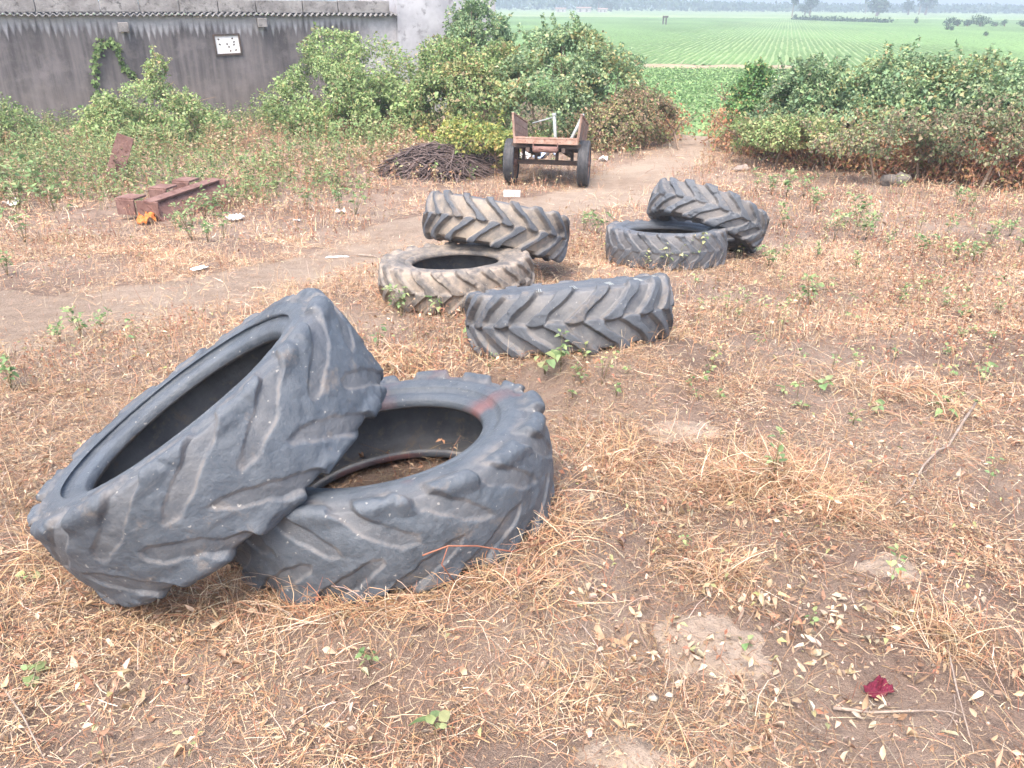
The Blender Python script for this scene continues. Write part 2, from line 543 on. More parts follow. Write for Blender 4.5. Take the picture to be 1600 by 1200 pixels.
M_LINING = mat_plain('tyre_lining', (.085, .09, .10), (.15, .155, .165), 5, .6, .3, .4, c3=(.19, .165, .14))
RUB = {
    1: mat_rubber('rubber_worn_front', .22, (.19, .165, .145), (.046, .057, .072), .58, seed=1.0),
    2: mat_rubber('rubber_worn_flat', .26, (.20, .175, .155), (.046, .057, .071), .58, red=.6, seed=7.3),
    3: mat_rubber('rubber_muddy', .9, (.34, .28, .225), (.085, .080, .076), 1.0, red=.0, seed=13.1, filmc=(.29, .245, .20)),
    4: mat_rubber('rubber_dusty', .62, (.215, .205, .195), (.055, .063, .075), .50, seed=21.9),
    5: mat_rubber('rubber_caked', .95, (.33, .275, .215), (.055, .062, .074), .35, seed=33.3),
    6: mat_rubber('rubber_dark', .40, (.20, .18, .165), (.056, .063, .075), .50, seed=41.7),
    7: mat_rubber('rubber_grey', .50, (.24, .205, .17), (.06, .068, .08), .50, seed=55.5),
}
TY = [
    # id, R, W, Rb, lugs, lug height, chevron, wear, steps, camera-frame centre and axis, scale of place, label, bar
    (1, .655, .385, .415, 14, .027, 1, .35, 640, (-1.097, .19, 2.894), (-.53, -.750, -.392), 1.0, .2,
     'large worn tractor tyre nearest the left edge, propped up steeply on a flat one', .56, .35, .74),
    (2, .65, .355, .39, 16, .030, -1, .35, 640, (-.484, .336, 3.057), (-.1376, -.9327, -.3335), 1.0, .5,
     'large worn tractor tyre lying flat with dry straw inside, under the propped one', .56, .35, .72),
    (3, .65, .345, .365, 20, .036, -1, .5, 480, (-.473, -.919, 6.701), (-.0348, -.9316, -.3618), 1.0, .1,
     'mud stained tractor tyre lying flat beneath another, two green weeds before it', .38, .25, .1),
    (5, .65, .385, .365, 18, .044, -1, .1, 520, (-.136, -1.409, 7.08), (.1823, -.9739, -.1353), 1.05, .0,
     'tractor tyre with deep tan caked lugs, tipped on the mud stained tyre', .29, .05, 0),
    (4, .65, .37, .38, 18, .036, 1, .35, 560, (.363, -.447, 5.02), (-.1031, -.9819, -.1592), 1.0, .15,
     'tractor tyre lying alone with its right side raised on a low mound', .38, .15, 0),
    (6, .65, .37, .38, 20, .028, -1, .7, 420, (1.636, -1.494, 8.392), (0, -.9485, -.3168), 1.0, .3,
     'dark smooth worn tyre lying flat behind pale weeds, at right of the track', .38, .4, .7),
    (7, .655, .38, .37, 16, .036, -1, .7, 420, (2.166, -1.86, 8.748), (.3586, -.9304, -.076), 1.0, .05,
     'grey lumpy tractor tyre tipped against the dark smooth worn one', .44, .4, .2),
]
TPOS = {}; ROOTS = {}
for (i, R, W, Rb, nl, lh, ch, wear, nth, cc, ax, k, spin, lab, bw, rag, fl_) in TY:
    t = make_tyre('tractor_tyre', R * k, W * k, Rb * k, nl, lh, ch, wear, RUB[i], nth, i * 7 + 1, barw=bw, wob=.005 if i < 3 else .003, ragged=rag, flat=fl_)
    ROOTS[i] = t
    c, a = place_tyre(t, cc, ax, spin, k)
    TPOS[i] = (c, a, R * k, W * k)
    tag(t, lab, 'tyre', 'old tractor tyres dumped on the dry yard')
# pale tread-depth ticks at the shoulder lugs of the tyre lying alone
for k_, th0 in enumerate((-2.05, -1.72, -1.37, -1.02, -.69)):
    c_, a_, R_, W_ = TPOS[4]
    tk = MB()
    for q in range(3):
        th = th0 + (q - 1) * .02
        tk.box(((R_ - .052) * math.cos(th), (R_ - .052) * math.sin(th), W_ / 2 * 1.0 + .007), (.045, .0045, .003), Matrix.Rotation(th + .35, 3, 'Z') @ Matrix.Rotation(.35, 3, 'Y'))
    tk.build('tick_mark', M['steel_grey'], ROOTS[4])
# ------------------------------------------------------------------ path line (world, from where it runs on the yard)
PATH_PTS = [gp(-260, 520), gp(-60, 505), gp(130, 487), gp(300, 458), gp(450, 430), gp(570, 400), gp(690, 352), gp(820, 330), gp(930, 308),
            gp(1000, 275), gp(1045, 250), gp(1075, 230), gp(1092, 214)]
PATH_W = [1.3, 1.25, 1.1, .95, .75, .75, .8, .9, 1.0, .95, .85, .75, .7]
PATH_PTS = [np.array(p) for p in PATH_PTS]
_pp = np.array(PATH_PTS)[:, :2]; _pw = np.array(PATH_W)
_e = _pp[-1] + np.array([.9, 3.6]); _pp = np.vstack([_pp, _e]); _pw = np.append(_pw, .6)
_t = np.linspace(0, len(_pp) - 1, 220)
PX = np.stack([np.interp(_t, np.arange(len(_pp)), _pp[:, k]) for k in (0, 1)], 1)
PWD = np.interp(_t, np.arange(len(_pp)), _pw)
for _ in range(12):
    PX[1:-1] = (PX[:-2] + 2 * PX[1:-1] + PX[2:]) / 4

def path_mask(x, y):
    """0 off the path, 1 on it"""
    x = np.asarray(x, float).ravel(); y = np.asarray(y, float).ravel()
    out = np.zeros(len(x))
    for i in range(0, len(x), 20000):
        dx = x[i:i + 20000, None] - PX[None, :, 0]; dy = y[i:i + 20000, None] - PX[None, :, 1]
        d = np.sqrt(dx * dx + dy * dy)
        k = d.argmin(1); dm = d[np.arange(len(k)), k]
        nn = (fbm(x[i:i + 20000] * 1.3, y[i:i + 20000] * 1.3, 77) - .5) * .8
        out[i:i + 20000] = 1 - smooth(.30, 1.05, dm / PWD[k] + nn)
    return out

# ------------------------------------------------------------------ ground sheets
def build_ground():
    ys = [-4.0]; st = .03
    while ys[-1] < 48:
        y = ys[-1]
        ys.append(y + (.03 if 0 < y < 4.5 else .03 + abs(y - 2.5) * .012 if y > 0 else .25))
    ys = np.array(ys); us = np.linspace(-1, 1, 420)
    U, Y = np.meshgrid(us, ys)
    X = U * (1.15 * np.maximum(Y, 0) + 2.4)
    Z = gz(X, Y)
    ny, nx = X.shape
    V = np.stack([X, Y, Z], 2).reshape(-1, 3)
    ix = np.arange(ny * nx).reshape(ny, nx)
    F = np.stack([ix[:-1, :-1], ix[:-1, 1:], ix[1:, 1:], ix[1:, :-1]], -1).reshape(-1, 4)
    return mesh_np('ground', V, F, M['soil'], None, None, True)
tag(build_ground(), kind='structure')

def build_path():
    d = np.gradient(PX, axis=0); d /= np.linalg.norm(d, axis=1)[:, None]
    nn = np.stack([-d[:, 1], d[:, 0]], 1)
    us = np.linspace(-1, 1, 22)
    w = PWD * (1 + .5 * (vnoise(np.arange(len(PX)) * .16, 0 * PWD, 3) - .5))
    w2 = PWD * (1 + .5 * (vnoise(np.arange(len(PX)) * .16, 0 * PWD, 6) - .5))
    half = np.where(us[None, :] < 0, w[:, None], w2[:, None]) * .95
    X = PX[:, None, 0] + nn[:, None, 0] * us[None, :] * half
    Y = PX[:, None, 1] + nn[:, None, 1] * us[None, :] * half
    Z = gz(X, Y) + .006 - .02 * np.abs(us[None, :]) ** 10
    ny, nx = X.shape
    V = np.stack([X, Y, Z], 2).reshape(-1, 3)
    ix = np.arange(ny * nx).reshape(ny, nx)
    F = np.stack([ix[:-1, :-1], ix[:-1, 1:], ix[1:, 1:], ix[1:, :-1]], -1).reshape(-1, 4)
    return mesh_np('path', V, F, M['path'], None, None, True)
tag(build_path(), kind='structure')

def mat_field():
    m, nt, b = new_mat('field_green'); g = NT(nt)
    co = g.coord()
    n1 = g.noise(co, .018, 4, .6); n2 = g.noise(co, .3, 5, .65); n3 = g.noise(co, 2.6, 4, .7)
    st = g.noise(g.mapping(co, (.004, .03, 1)), 1.0, 3, .6)
    c = g.mix(g.ramp(n2, [(.3, 0), (.7, 1)]), (.155, .235, .095), (.18, .265, .108))
    c = g.mix(g.ramp(st, [(.42, 0), (.6, .8)]), c, (.24, .30, .135))
    c = g.mix(g.ramp(n3, [(.52, 0), (.75, .6)]), c, (.15, .205, .095))
    c = g.mix(g.ramp(n1, [(.55, 0), (.66, .55)]), c, (.27, .31, .15))
    g.l(c, b.inputs['Base Color']); b.inputs['Roughness'].default_value = .9
    g.l(g.bump(n3, .6, .2), b.inputs['Normal'])
    return m
M['field'] = mat_field()
_fx = np.array([-1500, -400, -100, 0, 100, 400, 1500.]); _fy = np.array([24., 60, 120, 260, 600, 1400])
_X, _Y = np.meshgrid(_fx, _fy); _V = np.stack([_X, _Y, np.full_like(_X, FIELD_Z)], 2).reshape(-1, 3)
_ix = np.arange(_X.size).reshape(_X.shape)
_F = np.stack([_ix[:-1, :-1], _ix[:-1, 1:], _ix[1:, 1:], _ix[1:, :-1]], -1).reshape(-1, 4)
tag(mesh_np('field', _V, _F, M['field']), kind='structure')

# bare earth bank between the near crop patch and the ridged field
BY = gpf(1100, 106)[1]
M['bank'] = mat_plain('bank_earth', (.25, .20, .14), (.33, .26, .19), 1.5, .95, .3, .1, c3=(.22, .25, .12))
def build_bank():
    xs = np.linspace(gpf(955, 108)[0], gpf(1262, 106)[0], 160); vs = np.linspace(-1, 1, 9)
    X, U = np.meshgrid(xs, vs)
    Y = BY + U * .8 * (1 + .35 * (vnoise(X * .5, 0 * X, 4) - .5)) + .5 * np.sin(X * .3)
    Z = FIELD_Z + .02 + .18 * (1 - U * U) * (.5 + .9 * vnoise(X * .8, Y * .4, 8))
    V = np.stack([X, Y, Z], 2).reshape(-1, 3); ix = np.arange(X.size).reshape(X.shape)
    F = np.stack([ix[:-1, :-1], ix[:-1, 1:], ix[1:, 1:], ix[1:, :-1]], -1).reshape(-1, 4)
    return mesh_np('earth_bank', V, F, M['bank'], None, None, True)
tag(build_bank(), kind='structure')

# ------------------------------------------------------------------ leaf and strand builders
def rot_basis(d, n):
    d = d / (np.linalg.norm(d, axis=1)[:, None] + 1e-9)
    s = np.cross(d, n); s /= np.linalg.norm(s, axis=1)[:, None] + 1e-9
    n2 = np.cross(s, d)
    return d, s, n2

def leaf_quads(P, D, Nn, L, Wd, fold=.25):
    """diamond leaves folded on the midrib: 4 verts, 2 triangles each"""
    d, s, n = rot_basis(D, Nn)
    L = L[:, None]; Wd = Wd[:, None]
    a = P; b = P + d * L - n * L * .15
    l = P + d * L * .45 + s * Wd * .5 + n * Wd * fold
    r = P + d * L * .45 - s * Wd * .5 + n * Wd * fold
    V = np.stack([a, l, b, r], 1).reshape(-1, 3)
    i = np.arange(len(P))[:, None] * 4
    F = np.concatenate([i + np.array([[0, 2, 1]]), i + np.array([[0, 3, 2]])], 0)
    return V, F

def leaf_fine(P, D, Nn, L, Wd, fold=.25, curl=.3):
    """eight-vertex leaves with a drooping midrib"""
    d, s, n = rot_basis(D, Nn)
    L = L[:, None]; Wd = Wd[:, None]
    curl = np.broadcast_to(np.asarray(curl), (len(P),))[:, None]
    mid = [P + d * L * t - n * L * curl * t * t for t in (0, .3, .68, 1)]
    o = []
    for t, k in ((.3, .5), (.68, .38)):
        c = P + d * L * t - n * L * curl * t * t
        o.append((c + s * Wd * k + n * Wd * fold * k * 2, c - s * Wd * k + n * Wd * fold * k * 2))
    V = np.stack([*mid, o[0][0], o[1][0], o[0][1], o[1][1]], 1).reshape(-1, 3)
    T = np.array([[0, 1, 4], [1, 5, 4], [1, 2, 5], [2, 3, 5], [0, 6, 1], [1, 6, 7], [1, 7, 2], [2, 7, 3]])
    F = (np.arange(len(P))[:, None, None] * 8 + T[None]).reshape(-1, 3)
    return V, F

def strands(P, phi, L, el, bend, w, rg, seg=3):
    """ribbons: start P, heading phi, length, elevation at start, total bend, width"""
    n = len(P)
    pts = [P]; e = el.copy(); h = phi.copy()
    db = bend[:, 0] / seg; dh = bend[:, 1] / seg
    for k in range(seg):
        d = np.stack([np.cos(h) * np.cos(e), np.sin(h) * np.cos(e), np.sin(e)], 1)
        pts.append(pts[-1] + d * (L / seg)[:, None]); e = e + db; h = h + dh
    sd = np.stack([-np.sin(phi), np.cos(phi), rg.normal(0, .5, n)], 1); sd /= np.linalg.norm(sd, axis=1)[:, None]
    V = []
    for k, p in enumerate(pts):
        ww = (w * (1 - .55 * k / seg) * .5)[:, None]
        V += [p - sd * ww, p + sd * ww]
    V = np.stack(V, 1); nv = V.shape[1]
    b = np.arange(n)[:, None] * nv
    F = np.concatenate([b + np.array([[2 * k, 2 * k + 1, 2 * k + 3, 2 * k + 2]]) for k in range(seg)], 0)
    return V.reshape(-1, 3), F, nv

def pick(cols, w, n, rg, jit=.12):
    cols = np.array(cols); w = np.array(w, float); w /= w.sum()
    c = cols[rg.choice(len(cols), n, p=w)]
    return np.clip(c * (1 + rg.normal(0, jit, (n, 1))) * (1 + rg.normal(0, jit * .3, (n, 3))), .005, .9)

STRAW = [(.42, .265, .155), (.49, .345, .222), (.56, .445, .315), (.22, .14, .095), (.335, .17, .10), (.64, .54, .41)]
STRAW_W = [3.2, 3, 2.2, 1.3, 2.0, 1.0]
GREEN = [(.15, .24, .10), (.12, .20, .085), (.21, .29, .12), (.28, .33, .15), (.34, .34, .18), (.32, .25, .15)]

# where tyres stand: (x, y, r) - upright growth keeps out of the rubber
FEET = [(TPOS[k][0][0], TPOS[k][0][1], TPOS[k][2]) for k in TPOS]
def clear_of_tyres(x, y, pad=.0, hole=True):
    ok = np.ones(len(x), bool)
    for fx, fy, r in FEET:
        d = np.hypot(x - fx, y - fy)
        ok &= (d > r + pad) | ((d < .36) & hole)
    return ok

def scatter(n, y0, y1, pw, rg, xpad=1.2, kx=.95):
    """points on the yard between two distances, thinning with distance by the power pw"""
    y = y0 + (y1 - y0) * rg.random(n) ** pw
    x = (rg.random(n) * 2 - 1) * (kx * np.maximum(y, 0) + xpad)
    return x, y

# ------------------------------------------------------------------ dry grass litter
M_STUFF = M['straw']
def litter():
    rg = np.random.default_rng(3)
    Vs, Fs, Cs = [], [], []; base = 0
    specs = [  # n, y0, y1, pw, length, width, up-share
        (80000, .7, 4.2, .75, (.04, .20), (.0011, .0030), .14),
        (170000, .7, 4.2, .75, (.012, .05), (.0010, .0040), .05),
        (145000, 4.0, 9.5, .8, (.04, .20), (.0018, .0042), .30),
        (108000, 4.0, 9.5, .8, (.02, .07), (.002, .006), .10),
        (130000, 9.2, 20, .8, (.05, .22), (.004, .009), .40),
    ]
    for n, y0, y1, pw, (la, lb), (wa, wb), up in specs:
        x, y = scatter(n, y0, y1, pw, rg)
        # litter lies in drifts, with bare earth between
        dens = .16 + 1.25 * smooth(.40, .60, fbm(x * .9, y * .9, 21)) * smooth(.25, .5, fbm(x * 3.1, y * 3.1, 31)) + .25 * smooth(.5, .7, fbm(x * .35, y * .35, 41))
        bare = 1 - .62 * smooth(.3, 1.3, x) * smooth(4.6, 3.2, y) * smooth(.35, .58, fbm(x * 1.15 + 5, y * 1.15, 51))
        slabs = np.ones(n)
        for sx, sy, sr in ((.60, 1.93, .22), (1.36, 2.33, .20), (.27, 1.45, .16), (.9, 3.62, .30)):
            slabs *= 1 - .72 * np.exp(-(((x - sx) ** 2 + (y - sy) ** 2) / (sr * sr)) ** 2)
        keep = rg.random(n) < dens * bare * slabs * (1 - .90 * path_mask(x, y)) * (y < ylip(x) - .3)
        x, y = x[keep], y[keep]; n = len(x)
        L = la + (lb - la) * rg.random(n) ** 2.4
        upm = rg.random(n) < up
        upm &= clear_of_tyres(x, y, -.02)
        el = np.where(upm, rg.uniform(.5, 1.5, n), rg.normal(.12, .22, n))
        bend = np.stack([np.where(upm, rg.normal(-.5, .5, n), -el * 1.6 + rg.normal(0, .25, n)), rg.normal(0, .9, n)], 1)
        z = gz(x, y) + rg.random(n) ** 2 * .03 + .002
        P = np.stack([x, y, z], 1)
        V, F, nv = strands(P, rg.uniform(0, 6.283, n), L, el, bend, rg.uniform(wa, wb, n), rg)
        c = pick(STRAW, STRAW_W, n, rg, .16)
        # right of the tyres and far off the litter is paler
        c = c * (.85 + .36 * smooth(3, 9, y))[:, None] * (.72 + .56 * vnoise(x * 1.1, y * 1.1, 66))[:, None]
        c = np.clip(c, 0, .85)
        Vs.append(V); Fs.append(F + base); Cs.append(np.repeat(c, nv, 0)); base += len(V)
    for px_, py_, rx, ry, n, hh in ((1190, 760, .34, .22, 1500, .12), (1300, 800, .16, .12, 500, .08), (905, 540, .5, .3, 900, .07), (860, 830, .12, .25, 500, .08), (760, 915, .3, .1, 500, .05),
                                    (620, 575, .25, .3, 500, .10), (330, 930, .3, .12, 500, .05), (960, 720, .2, .3, 500, .06), (1430, 620, .5, .4, 700, .06), (80, 860, .2, .3, 500, .05),
                                    (1110, 900, .1, .1, 250, .06), (1480, 1000, .14, .12, 350, .05), (560, 960, .3, .06, 400, .04)):
        p = gp(px_, py_)
        x = p[0] + rg.normal(0, .55, n) * rx; y = p[1] + rg.normal(0, .55, n) * ry
        k = np.exp(-((x - p[0]) / rx) ** 2 - ((y - p[1]) / ry) ** 2)
        k *= clear_of_tyres(x, y, -.01, False)
        P = np.stack([x, y, gz(x, y) + rg.random(n) * hh * k], 1)
        el = rg.normal(.35, .5, n)
        V, F, nv = strands(P, rg.uniform(0, 6.283, n), rg.uniform(.08, .26, n), el, np.stack([-el * 1.8 + rg.normal(0, .4, n), rg.normal(0, 1.1, n)], 1), rg.uniform(.0016, .0034, n) * max(1, p[1] * .4), rg, 4)
        Vs.append(V); Cs.append(np.repeat(pick(STRAW, [4, 3, 1.6, 1, 2.2, .6], n, rg, .16), nv, 0)); Fs.append(F + base); base += len(V)
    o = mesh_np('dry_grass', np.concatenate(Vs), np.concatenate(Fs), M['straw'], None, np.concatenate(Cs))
    tag(o, 'tangled dry straw and grass litter spread over the bare yard', 'grass', kind='stuff')
litter()

def dead_leaves():
    rg = np.random.default_rng(5)
    Vs, Fs, Cs = [], [], []; base = 0
    for n, y0, y1, (la, lb) in ((7400, .8, 4.5, (.012, .042)), (4200, 4.2, 10, (.02, .045)), (1500, 10, 17, (.03, .06))):
        x, y = scatter(n, y0, y1, .8, rg)
        dens = .22 + .9 * smooth(.46, .64, fbm(x * 1.2 + 3, y * 1.2, 61))
        keep = (rg.random(n) < dens * (1 - .93 * path_mask(x, y))) & (y < ylip(x) - .3)
        x, y = x[keep], y[keep]; n = len(x)
        P = np.stack([x, y, gz(x, y) + .004 + rg.random(n) ** 2 * .035], 1)
        ph = rg.uniform(0, 6.283, n)
        D = np.stack([np.cos(ph), np.sin(ph), rg.normal(.15, .35, n)], 1)
        N = np.stack([rg.normal(0, .5, n), rg.normal(0, .5, n), np.ones(n)], 1)
        L = la + (lb - la) * rg.random(n) ** 1.8
        V, F = leaf_fine(P, D, N, L, L * rg.uniform(.3, .62, n), rg.uniform(-.5, 1.3, (n, 1)), rg.normal(.3, .9, n))
        c = pick([(.46, .36, .26), (.55, .47, .36), (.39, .27, .18), (.31, .19, .125), (.45, .39, .24)], [3, .8, 3, 2.2, .7], n, rg, .12)
        Vs.append(V); Fs.append(F + base); Cs.append(np.repeat(c, 8, 0)); base += len(V)
    for px_, py_, rad, n in ((1265, 990, .26, 80), (1190, 1085, .16, 34), (1330, 985, .2, 40), (1040, 1010, .16, 24), (1330, 1120, .12, 14), (545, 1130, .16, 18), (990, 1100, .24, 26), (1540, 960, .2, 22), (320, 960, .3, 40), (930, 960, .2, 24)):
        p = gp(px_, py_); x = p[0] + rg.normal(0, rad * .5, n); y = p[1] + rg.normal(0, rad * .45, n)
        P = np.stack([x, y, gz(x, y) + .004 + rg.random(n) * .03], 1); ph = rg.uniform(0, 6.283, n)
        D = np.stack([np.cos(ph), np.sin(ph), rg.normal(.2, .4, n)], 1); N = np.stack([rg.normal(0, .6, n), rg.normal(0, .6, n), np.ones(n)], 1)
        L = rg.uniform(.012, .042, n)
        V, F = leaf_fine(P, D, N, L, L * rg.uniform(.35, .6, n), rg.uniform(-.4, 1.2, (n, 1)), rg.normal(.3, .8, n))
        Vs.append(V); Fs.append(F + base); Cs.append(np.repeat(pick([(.49, .40, .30), (.57, .49, .38), (.41, .30, .20), (.32, .21, .14)], [3, 1.6, 2.4, 1.4], n, rg, .12), 8, 0)); base += len(V)
    o = mesh_np('dead_leaves', np.concatenate(Vs), np.concatenate(Fs), M['dry_leaf'], None, np.concatenate(Cs))
    tag(o, 'curled pale and brown dead leaves strewn through the straw', 'leaves', kind='stuff')
dead_leaves()

def pebbles():
    rg = np.random.default_rng(6)
    n = 12000
    x, y = scatter(n, .8, 9, .7, rg)
    r = rg.uniform(.0025, .008, n) * (1 + 1.2 * (rg.random(n) < .05))
    base = np.array([(0, 0, .7), (1, 0, 0), (.3, .95, .1), (-.8, .6, -.1), (-.8, -.6, .1), (.3, -.95, 0), (0, 0, -.5)])
    T = np.array([[0, 1, 2], [0, 2, 3], [0, 3, 4], [0, 4, 5], [0, 5, 1], [6, 2, 1], [6, 3, 2], [6, 4, 3], [6, 5, 4], [6, 1, 5]])
    jit = 1 + rg.normal(0, .2, (n, 7, 1))
    V = np.stack([x, y, gz(x, y) + r * .3], 1)[:, None, :] + base[None] * jit * r[:, None, None]
    F = (np.arange(n)[:, None, None] * 7 + T[None]).reshape(-1, 3)
    c = pick([(.42, .33, .27), (.30, .22, .18), (.55, .46, .38)], [2, 2, 1], n, rg)
    o = mesh_np('pebbles', V.reshape(-1, 3), F, M['dry_leaf'], None, np.repeat(c, 7, 0))
    tag(o, 'small stones and soil crumbs on the yard', 'pebbles', kind='stuff')
pebbles()

def dry_weeds():
    """thin upright dead stalks with a few curled leaves"""
    rg = np.random.default_rng(8)
    Vs, Fs, Cs = [], [], []; base = 0
    Lv, Lf, Lc = [], [], []; lb_ = 0
    for n, y0, y1, (ha, hb), w in ((2000, 1.3, 4.5, (.06, .22), .0022), (11000, 4.2, 9.5, (.08, .24), .004), (14500, 9, 19, (.10, .30), .008)):
        x, y = scatter(n, y0, y1, .8, rg)
        dens = .12 + 1.1 * smooth(.47, .65, fbm(x * .8 + 9, y * .8, 71))
        keep = (rg.random(n) < dens) & (path_mask(x, y) < .3) & clear_of_tyres(x, y, .0) & (y < ylip(x) - .3)
        x, y = x[keep], y[keep]; n = len(x)
        P = np.stack([x, y, gz(x, y) - .005], 1)
        H = rg.uniform(ha, hb, n)
        V, F, nv = strands(P, rg.uniform(0, 6.283, n), H, rg.uniform(.9, 1.55, n), np.stack([rg.normal(-.3, .4, n), rg.normal(0, .5, n)], 1), np.full(n, w), rg)
        c = pick([(.32, .14, .09), (.38, .22, .14), (.48, .35, .23), (.24, .125, .09)], [3, 3, 2, 1], n, rg, .14)
        Vs.append(V); Fs.append(F + base); Cs.append(np.repeat(c, nv, 0)); base += len(V)
        V4 = V.reshape(n, nv, 3)
        for k in range(4):
            j = rg.integers(1, 4, n)
            q = V4[np.arange(n), 2 * j] * .5 + V4[np.arange(n), 2 * j + 1] * .5
            ph = rg.uniform(0, 6.283, n)
            D = np.stack([np.cos(ph), np.sin(ph), rg.normal(-.2, .5, n)], 1)
            N = np.stack([rg.normal(0, .6, n), rg.normal(0, .6, n), np.ones(n)], 1)
            L = rg.uniform(.012, .030, n) * (1 + .05 * y)
            v, f = leaf_quads(q, D, N, L, L * .5, .3)
            cc = pick([(.37, .21, .13), (.46, .32, .21), (.56, .45, .32), (.31, .15, .10), (.30, .31, .15)], [3, 3, 2, 2, 1.2], n, rg, .12)
            Lv.append(v); Lf.append(f + lb_); Lc.append(np.repeat(cc, 4, 0)); lb_ += len(v)
    o = mesh_np('dry_weeds', np.concatenate(Vs), np.concatenate(Fs), M['straw'], None, np.concatenate(Cs))
    tag(o, 'withered reddish brown weed stalks standing across the yard', 'weeds', kind='stuff')
    o2 = mesh_np('withered_leaves', np.concatenate(Lv), np.concatenate(Lf), M['dry_leaf'], o, np.concatenate(Lc))
    o2['kind'] = 'stuff'
dry_weeds()

def undergrowth():
    """the knee-high weed belt between track and wall, green towards the wall, reddish towards the track"""
    rg = np.random.default_rng(9)
    n = 19000
    y = rg.uniform(8.6, 25, n); x = rg.uniform(-20, 2.6, n)
    d_wall = ((x + 12.8) * -.424 + (y - 20.5) * .906)        # <0 this side of the wall
    edge = np.interp(x, [-20, -9, -6, -4, -2.2, -.6, .4, 2.6], [8.2, 8.9, 10.2, 10.9, 12.2, 13.9, 15.2, 16.4]) + (fbm(x * .8, y * .8, 81) - .5) * 2.6
    dens = smooth(0, 2.4, y - edge) * (.35 + 1.0 * smooth(.4, .6, fbm(x * .6, y * .6, 91)))
    keep = (rg.random(n) < dens) & (d_wall < -.15) & (path_mask(x, y) < .1) & (np.abs(x) < .8 * y + 1) & (y < ylip(x) - .2)
    # bare spot about the cart and the stick heap
    keep &= ~((np.abs(x - .75) < 1.1) & (np.abs(y - 14.2) < 1.4) & (rg.random(n) < .8))
    x, y, d_wall, edge = x[keep], y[keep], d_wall[keep], edge[keep]; n = len(x)
    H = rg.uniform(.18, .50, n) * (.7 + .6 * smooth(0, 4, y - edge))
    P = np.stack([x, y, gz(x, y) - .01], 1)
    gr = smooth(.33, .6, fbm(x * .55 + 4, y * .55, 95)) * .8 + .75 * smooth(-4.2, -1.2, d_wall) + .16 + .4 * smooth(-5, -10, x)
    gr = np.clip(gr, .08, .95)
    V, F, nv = strands(P, rg.uniform(0, 6.283, n), H, rg.uniform(1.0, 1.55, n), np.stack([rg.normal(-.3, .35, n), rg.normal(0, .4, n)], 1), np.full(n, .009), rg)
    isg = rg.random(n) < gr
    c = np.where(isg[:, None], pick([(.16, .22, .08), (.26, .24, .11)], [1, 1], n, rg), pick([(.34, .15, .09), (.44, .26, .14), (.26, .13, .08)], [2, 2, 1], n, rg))
    o = mesh_np('weed_belt', V, F, M['straw'], None, np.repeat(c, nv, 0))
    tag(o, 'knee high belt of mixed green and russet weeds between the track and the stained wall', 'weeds', kind='stuff')
    V4 = V.reshape(n, nv, 3); Lv, Lf, Lc = [], [], []; b = 0
    for k in range(9):
        t = rg.uniform(.25, 1.0, n); j = np.clip((t * 3).astype(int), 0, 2); fr = (t * 3 - j)[:, None]
        q0 = V4[np.arange(n), 2 * j]; q1 = V4[np.arange(n), 2 * j + 2]
        q = q0 * (1 - fr) + q1 * fr
        ph = rg.uniform(0, 6.283, n)
        D = np.stack([np.cos(ph), np.sin(ph), rg.normal(.1, .5, n)], 1)
        N = np.stack([rg.normal(0, .5, n), rg.normal(0, .5, n), np.ones(n)], 1)
        L = rg.uniform(.035, .095, n)
        v, f = leaf_quads(q, D, N, L, L * rg.uniform(.28, .6, n), .2)
        cc = np.where(isg[:, None], pick(GREEN, [2, 1.5, 3, 3, 1, .4], n, rg), pick([(.42, .29, .19), (.34, .19, .12), (.52, .41, .28), (.36, .34, .19)], [3, 1.6, 2.6, 2], n, rg))
        Lv.append(v); Lf.append(f + b); Lc.append(np.repeat(cc, 4, 0)); b += len(v)
    o2 = mesh_np('weed_leaves', np.concatenate(Lv), np.concatenate(Lf), M['leaf'], o, np.concatenate(Lc))
    o2['kind'] = 'stuff'
undergrowth()

